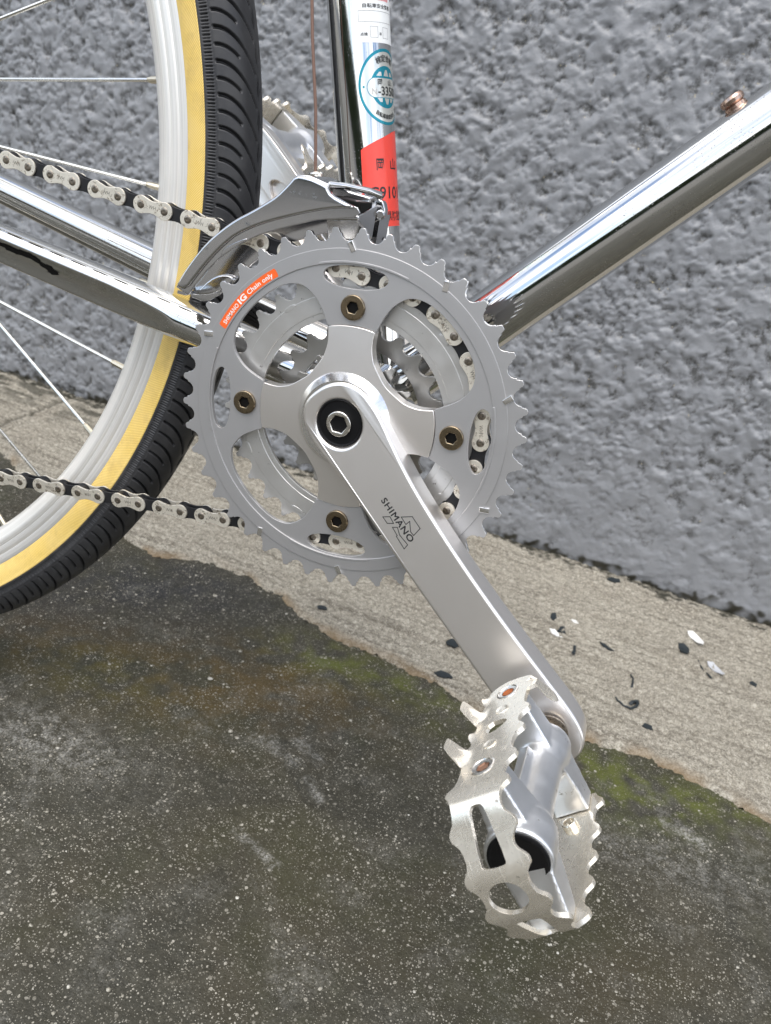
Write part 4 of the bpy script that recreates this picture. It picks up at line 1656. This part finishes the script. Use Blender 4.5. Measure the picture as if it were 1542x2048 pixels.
for L_, mr in ((9.7, m_rust), (64.4, metal('browned_socket', (0.25, 0.14, 0.09), 0.6, metallic=0.4))):
    p, n_ = at_path(L_)
    nn = PS * n_.x + PV * n_.y
    mb = MB()
    c0 = pp(p.x, p.y, 0)
    mb.lathe([(4.2, -2), (5.35, 0.75), (5.25, 1.15), (4.6, 1.35), (4.3, 1.0), (2.9, 0.8)], c0, nn, 36, 0, False)
    star = [((2.35 if i % 2 else 2.95) * math.cos(PI * i / 6), (2.35 if i % 2 else 2.95) * math.sin(PI * i / 6)) for i in range(12)]
    ux = PS - nn * PS.dot(nn)
    ux.normalize()
    uy = nn.cross(ux)
    mb.add([c0 + nn * 0.8 + ux * x_ + uy * y_ for x_, y_ in star] + [c0 + nn * 0.1 + ux * x_ * .85 + uy * y_ * .85 for x_, y_ in star],
           [tuple(range(12, 24))] + [(i, (i + 1) % 12, 12 + (i + 1) % 12, 12 + i) for i in range(12)], 1)
    mb.build('screw', [m_steel, mr], pedal, fix=False)


def build_body():
    bm_ = MB()

    def cone(prof, seg=40):
        bm_.lathe(prof, EYE, PS, seg)
    cone([(8.5, 92), (11.2, 93), (11.6, 97), (11.0, 104), (9.4, 112), (9.0, 135), (9.6, 146), (12.6, 152), (13.4, 158), (13.4, 168.0), (12.6, 168.6)])

    def bar(s0, s1, sa, sb, w0, w1, v0, v1):
        # tapered arm from the barrel (v0) to the plate (v1)
        q = []
        for v_, a, b, w_ in ((v0, s0, s1, w0), (v1, sa, sb, w1)):
            q.append([pp(a, v_, -w_), pp(b, v_, -w_), pp(b, v_, w_), pp(a, v_, w_)])
        bm_.loft(q)
    bar(94, 110, 95.5, 104.5, 8.5, 6.0, 0, -30.4)
    bar(93, 111, 95.0, 108.0, 9.0, 8.6, 0, 19.0)
    bar(95.0, 108.0, 95.5, 107.5, 8.6, 8.2, 19.0, 28.2)
    bar(146, 165, 148.5, 160.5, 9.5, 6.0, 0, -30.4)
    bar(150, 168, 158, 171.5, 10.5, 9.0, 0, 18.0)
    bar(158, 171.5, 163, 173.5, 9.0, 8.0, 18.0, 28.4)
    # ribs beside the barrel
    bar(112, 150, 114, 148, 3.0, 2.2, 0, -13)
    me = bm_.mesh('body', 35)
    o = bpy.data.objects.new('tmp', me)
    COL.objects.link(o)
    r_ = o.modifiers.new('r', 'REMESH')
    r_.mode = 'VOXEL'
    r_.voxel_size = 0.00065
    s_ = o.modifiers.new('s', 'SMOOTH')
    s_.factor = 0.5
    s_.iterations = 6
    dg = bpy.context.evaluated_depsgraph_get()
    m2 = bpy.data.meshes.new_from_object(o.evaluated_get(dg))
    bpy.data.objects.remove(o)
    m2.shade_smooth()
    m2.materials.clear()
    return link('body', m2, m_body, pedal)


build_body()
mb = MB()
mb.lathe([(11.9, 168.4), (11.8, 169.3), (10.8, 169.6), (9.6, 169.1), (0, 169.0)], EYE, PS, 48, 0)
mb.build('dust_cap', m_black, pedal)
mb = MB()
mb.lathe([(6.5, 76), (6.5, 84), (9.0, 84.2), (9.2, 85.5), (7.0, 86)], EYE, PS, 32)
mb.lathe([(7.6, 85.8), (7.6, 90.5), (6.6, 91), (6.6, 94)], EYE, PS, 6)
mb.build('spindle', m_pin, pedal)


# the pedal on the wall side: the same parts turned half round about the crank's cross axis
ax = AV.copy()
T = Matrix.Translation(wp((0, 0, 0))) @ Matrix.Rotation(PI, 4, ax) @ Matrix.Translation(-wp((0, 0, 0)))
pedal2 = empty('pedal', bike)
for ch in list(pedal.children):
    c2 = ch.copy()
    COL.objects.link(c2)
    c2.parent = pedal2
pedal2.matrix_local = T

# ------------------------------------------------------------------ chips lying on the footing
m_flakew = plain('white_paint_chip', (0.80, 0.79, 0.76), 0.5)
m_flakeg = plain('grey_paint_chip', (0.50, 0.51, 0.53), 0.5)
m_flakeb = plain('black_chip', (0.016, 0.022, 0.025), 0.55)


def flake(x, y, pts, m, label, group, curl=0.8, t=0.7, name='paint_flake'):
    mb = MB()
    pts = [(a * 0.95 + random.uniform(-.5, .5), b * 1.25 + random.uniform(-.6, .6)) for i in range(len(pts)) for a, b in (pts[i], ((pts[i][0] + pts[(i + 1) % len(pts)][0]) / 2, (pts[i][1] + pts[(i + 1) % len(pts)][1]) / 2))]
    ex_ = [(a, b) for a in np.arange(-12, 12, 1.3) for b in np.arange(-12, 12, 1.3)]
    V, F = sheet(pts, [], ex_)
    z0 = ZG + (3.1 if y > edge_y(x) else 0.6)
    bent(mb, V, F, lambda a, b, h: (x + a, y + b, z0 + t / 2 + h + curl * (0.014 * a * a + 0.02 * b * b) + 0.15 * math.sin(a * 1.3 + b)), t)
    o = mb.build(name, m, None)
    tag(o, label, 'paint chip', group)
    # the origin under the chip
    c_ = wp((x, y, z0))
    o.data.transform(Matrix.Translation(-c_))
    o.location = c_


GW = 'pale paint chips on the concrete strip'
GB = 'black chips on the concrete strip'
flake(263, 408, [(-9, 7), (-3, 9), (3, 5), (8, -3), (7, -9), (1, -8), (-3, -3), (-8, 2)], m_flakew, 'largest white paint chip, lying nearest the wall on the pale strip', GW)
flake(127, 327, [(-7, 4), (-2, 5), (6, -1), (7, -4), (1, -4), (-4, -2)], m_flakew, 'white paint chip touching a black chip on the pale strip', GW)
flake(142, 363, [(-4, 2), (1, 3), (4, 0), (3, -2), (-2, -1)], m_flakew, 'small white paint chip lying alone past the white and black pair', GW)
flake(280, 357, [(-8, 6), (-2, 7), (5, 1), (9, -5), (6, -9), (-1, -5), (-6, 0)], m_flakeg, 'bluish grey oval paint chip beside a thin black sliver', GW)
flake(131, 337, [(-4, -4), (-2, 5), (3, 6), (4, 0), (5, -4)], m_flakeb, 'black chip tucked against a white paint chip', GB, name='black_chip')
flake(250, 375, [(-6, 6), (0, 8), (5, 4), (6, -2), (3, -8), (-3, -6), (-5, 0)], m_flakeb, 'chunky black chip below the largest white chip', GB, 1.2, 1.4, name='black_chip')
flake(120, 358, [(-2, 6), (2, 7), (4, 0), (2, -6), (-3, -2)], m_flakeb, 'narrow black chip beside the crank end on the strip', GB, name='black_chip')
flake(147, 305, [(-2, 6), (1, 7), (2, 0), (2, -6), (-2, -6), (-1, 0)], m_flakeb, 'short black sliver between the pedal and the white chips', GB, name='black_chip')
flake(176, 332, [(-8, 4), (-2, 4), (8, -3), (5, -4), (-3, -1)], m_flakeb, 'flat black sliver in the middle of the strip', GB, name='black_chip')
flake(315, 350, [(-4, 1), (0, 4), (4, 1), (2, -3), (-3, -2)], m_flakeb, 'little black crumb at the far right of the strip', GB, name='black_chip')
flake(173, 492, [(-8, -2), (-3, 5), (6, 5), (8, 0), (2, -4)], m_flakeb, 'dark chip lying against the foot of the wall', GB, name='black_chip')
flake(218, 218, [(-5, -1), (-2, 3), (4, 2), (5, -2), (0, -3)], m_flakeb, 'black chip near the mossy edge of the strip', GB, name='black_chip')
flake(41, 249, [(-7, -2), (-3, 5), (5, 5), (8, 0), (4, -6), (-4, -6)], m_flakeb, 'round black chip just left of the crank arm', GB, name='black_chip')
flake(46, 193, [(-9, -1), (-4, 4), (5, 4), (9, 0), (3, -2), (-4, -3)], m_flakeb, 'black chip on the ragged edge of the strip', GB, name='black_chip')
flake(-84, 236, [(-6, 0), (-1, 3), (5, 2), (6, -1), (-2, -3)], m_flakeb, 'small black chip below the chainring on the strip', GB, name='black_chip')


def sliver(pts, label, r=0.9):
    mb = MB()
    pts3 = [(x, y, ZG + 3.6 + 0.5 * math.sin(i * 1.7)) for i, (x, y) in enumerate(smooth(pts, 2, False))]
    n_ = len(pts3)
    mb.tube(pts3, [r * (0.45 + 0.75 * (i / n_)) for i in range(n_)], 8)
    o = mb.build('black_shaving', m_flakeb, None)
    c_ = wp((*pts[0], ZG + 2.6))
    o.data.transform(Matrix.Translation(-c_))
    o.location = c_
    tag(o, label, 'shaving', 'black shavings on the concrete strip')


sliver([(190, 247), (196, 239), (203, 237), (208, 243), (210, 252), (206, 251), (203, 245)], 'curled black shaving ending in a loop', 1.5)
sliver([(201, 295), (204, 288), (203, 274)], 'short straight black shaving above the curled one', 1.0)
sliver([(264, 363), (267, 348), (276, 335)], 'thin black shaving next to the bluish grey chip', 0.9)
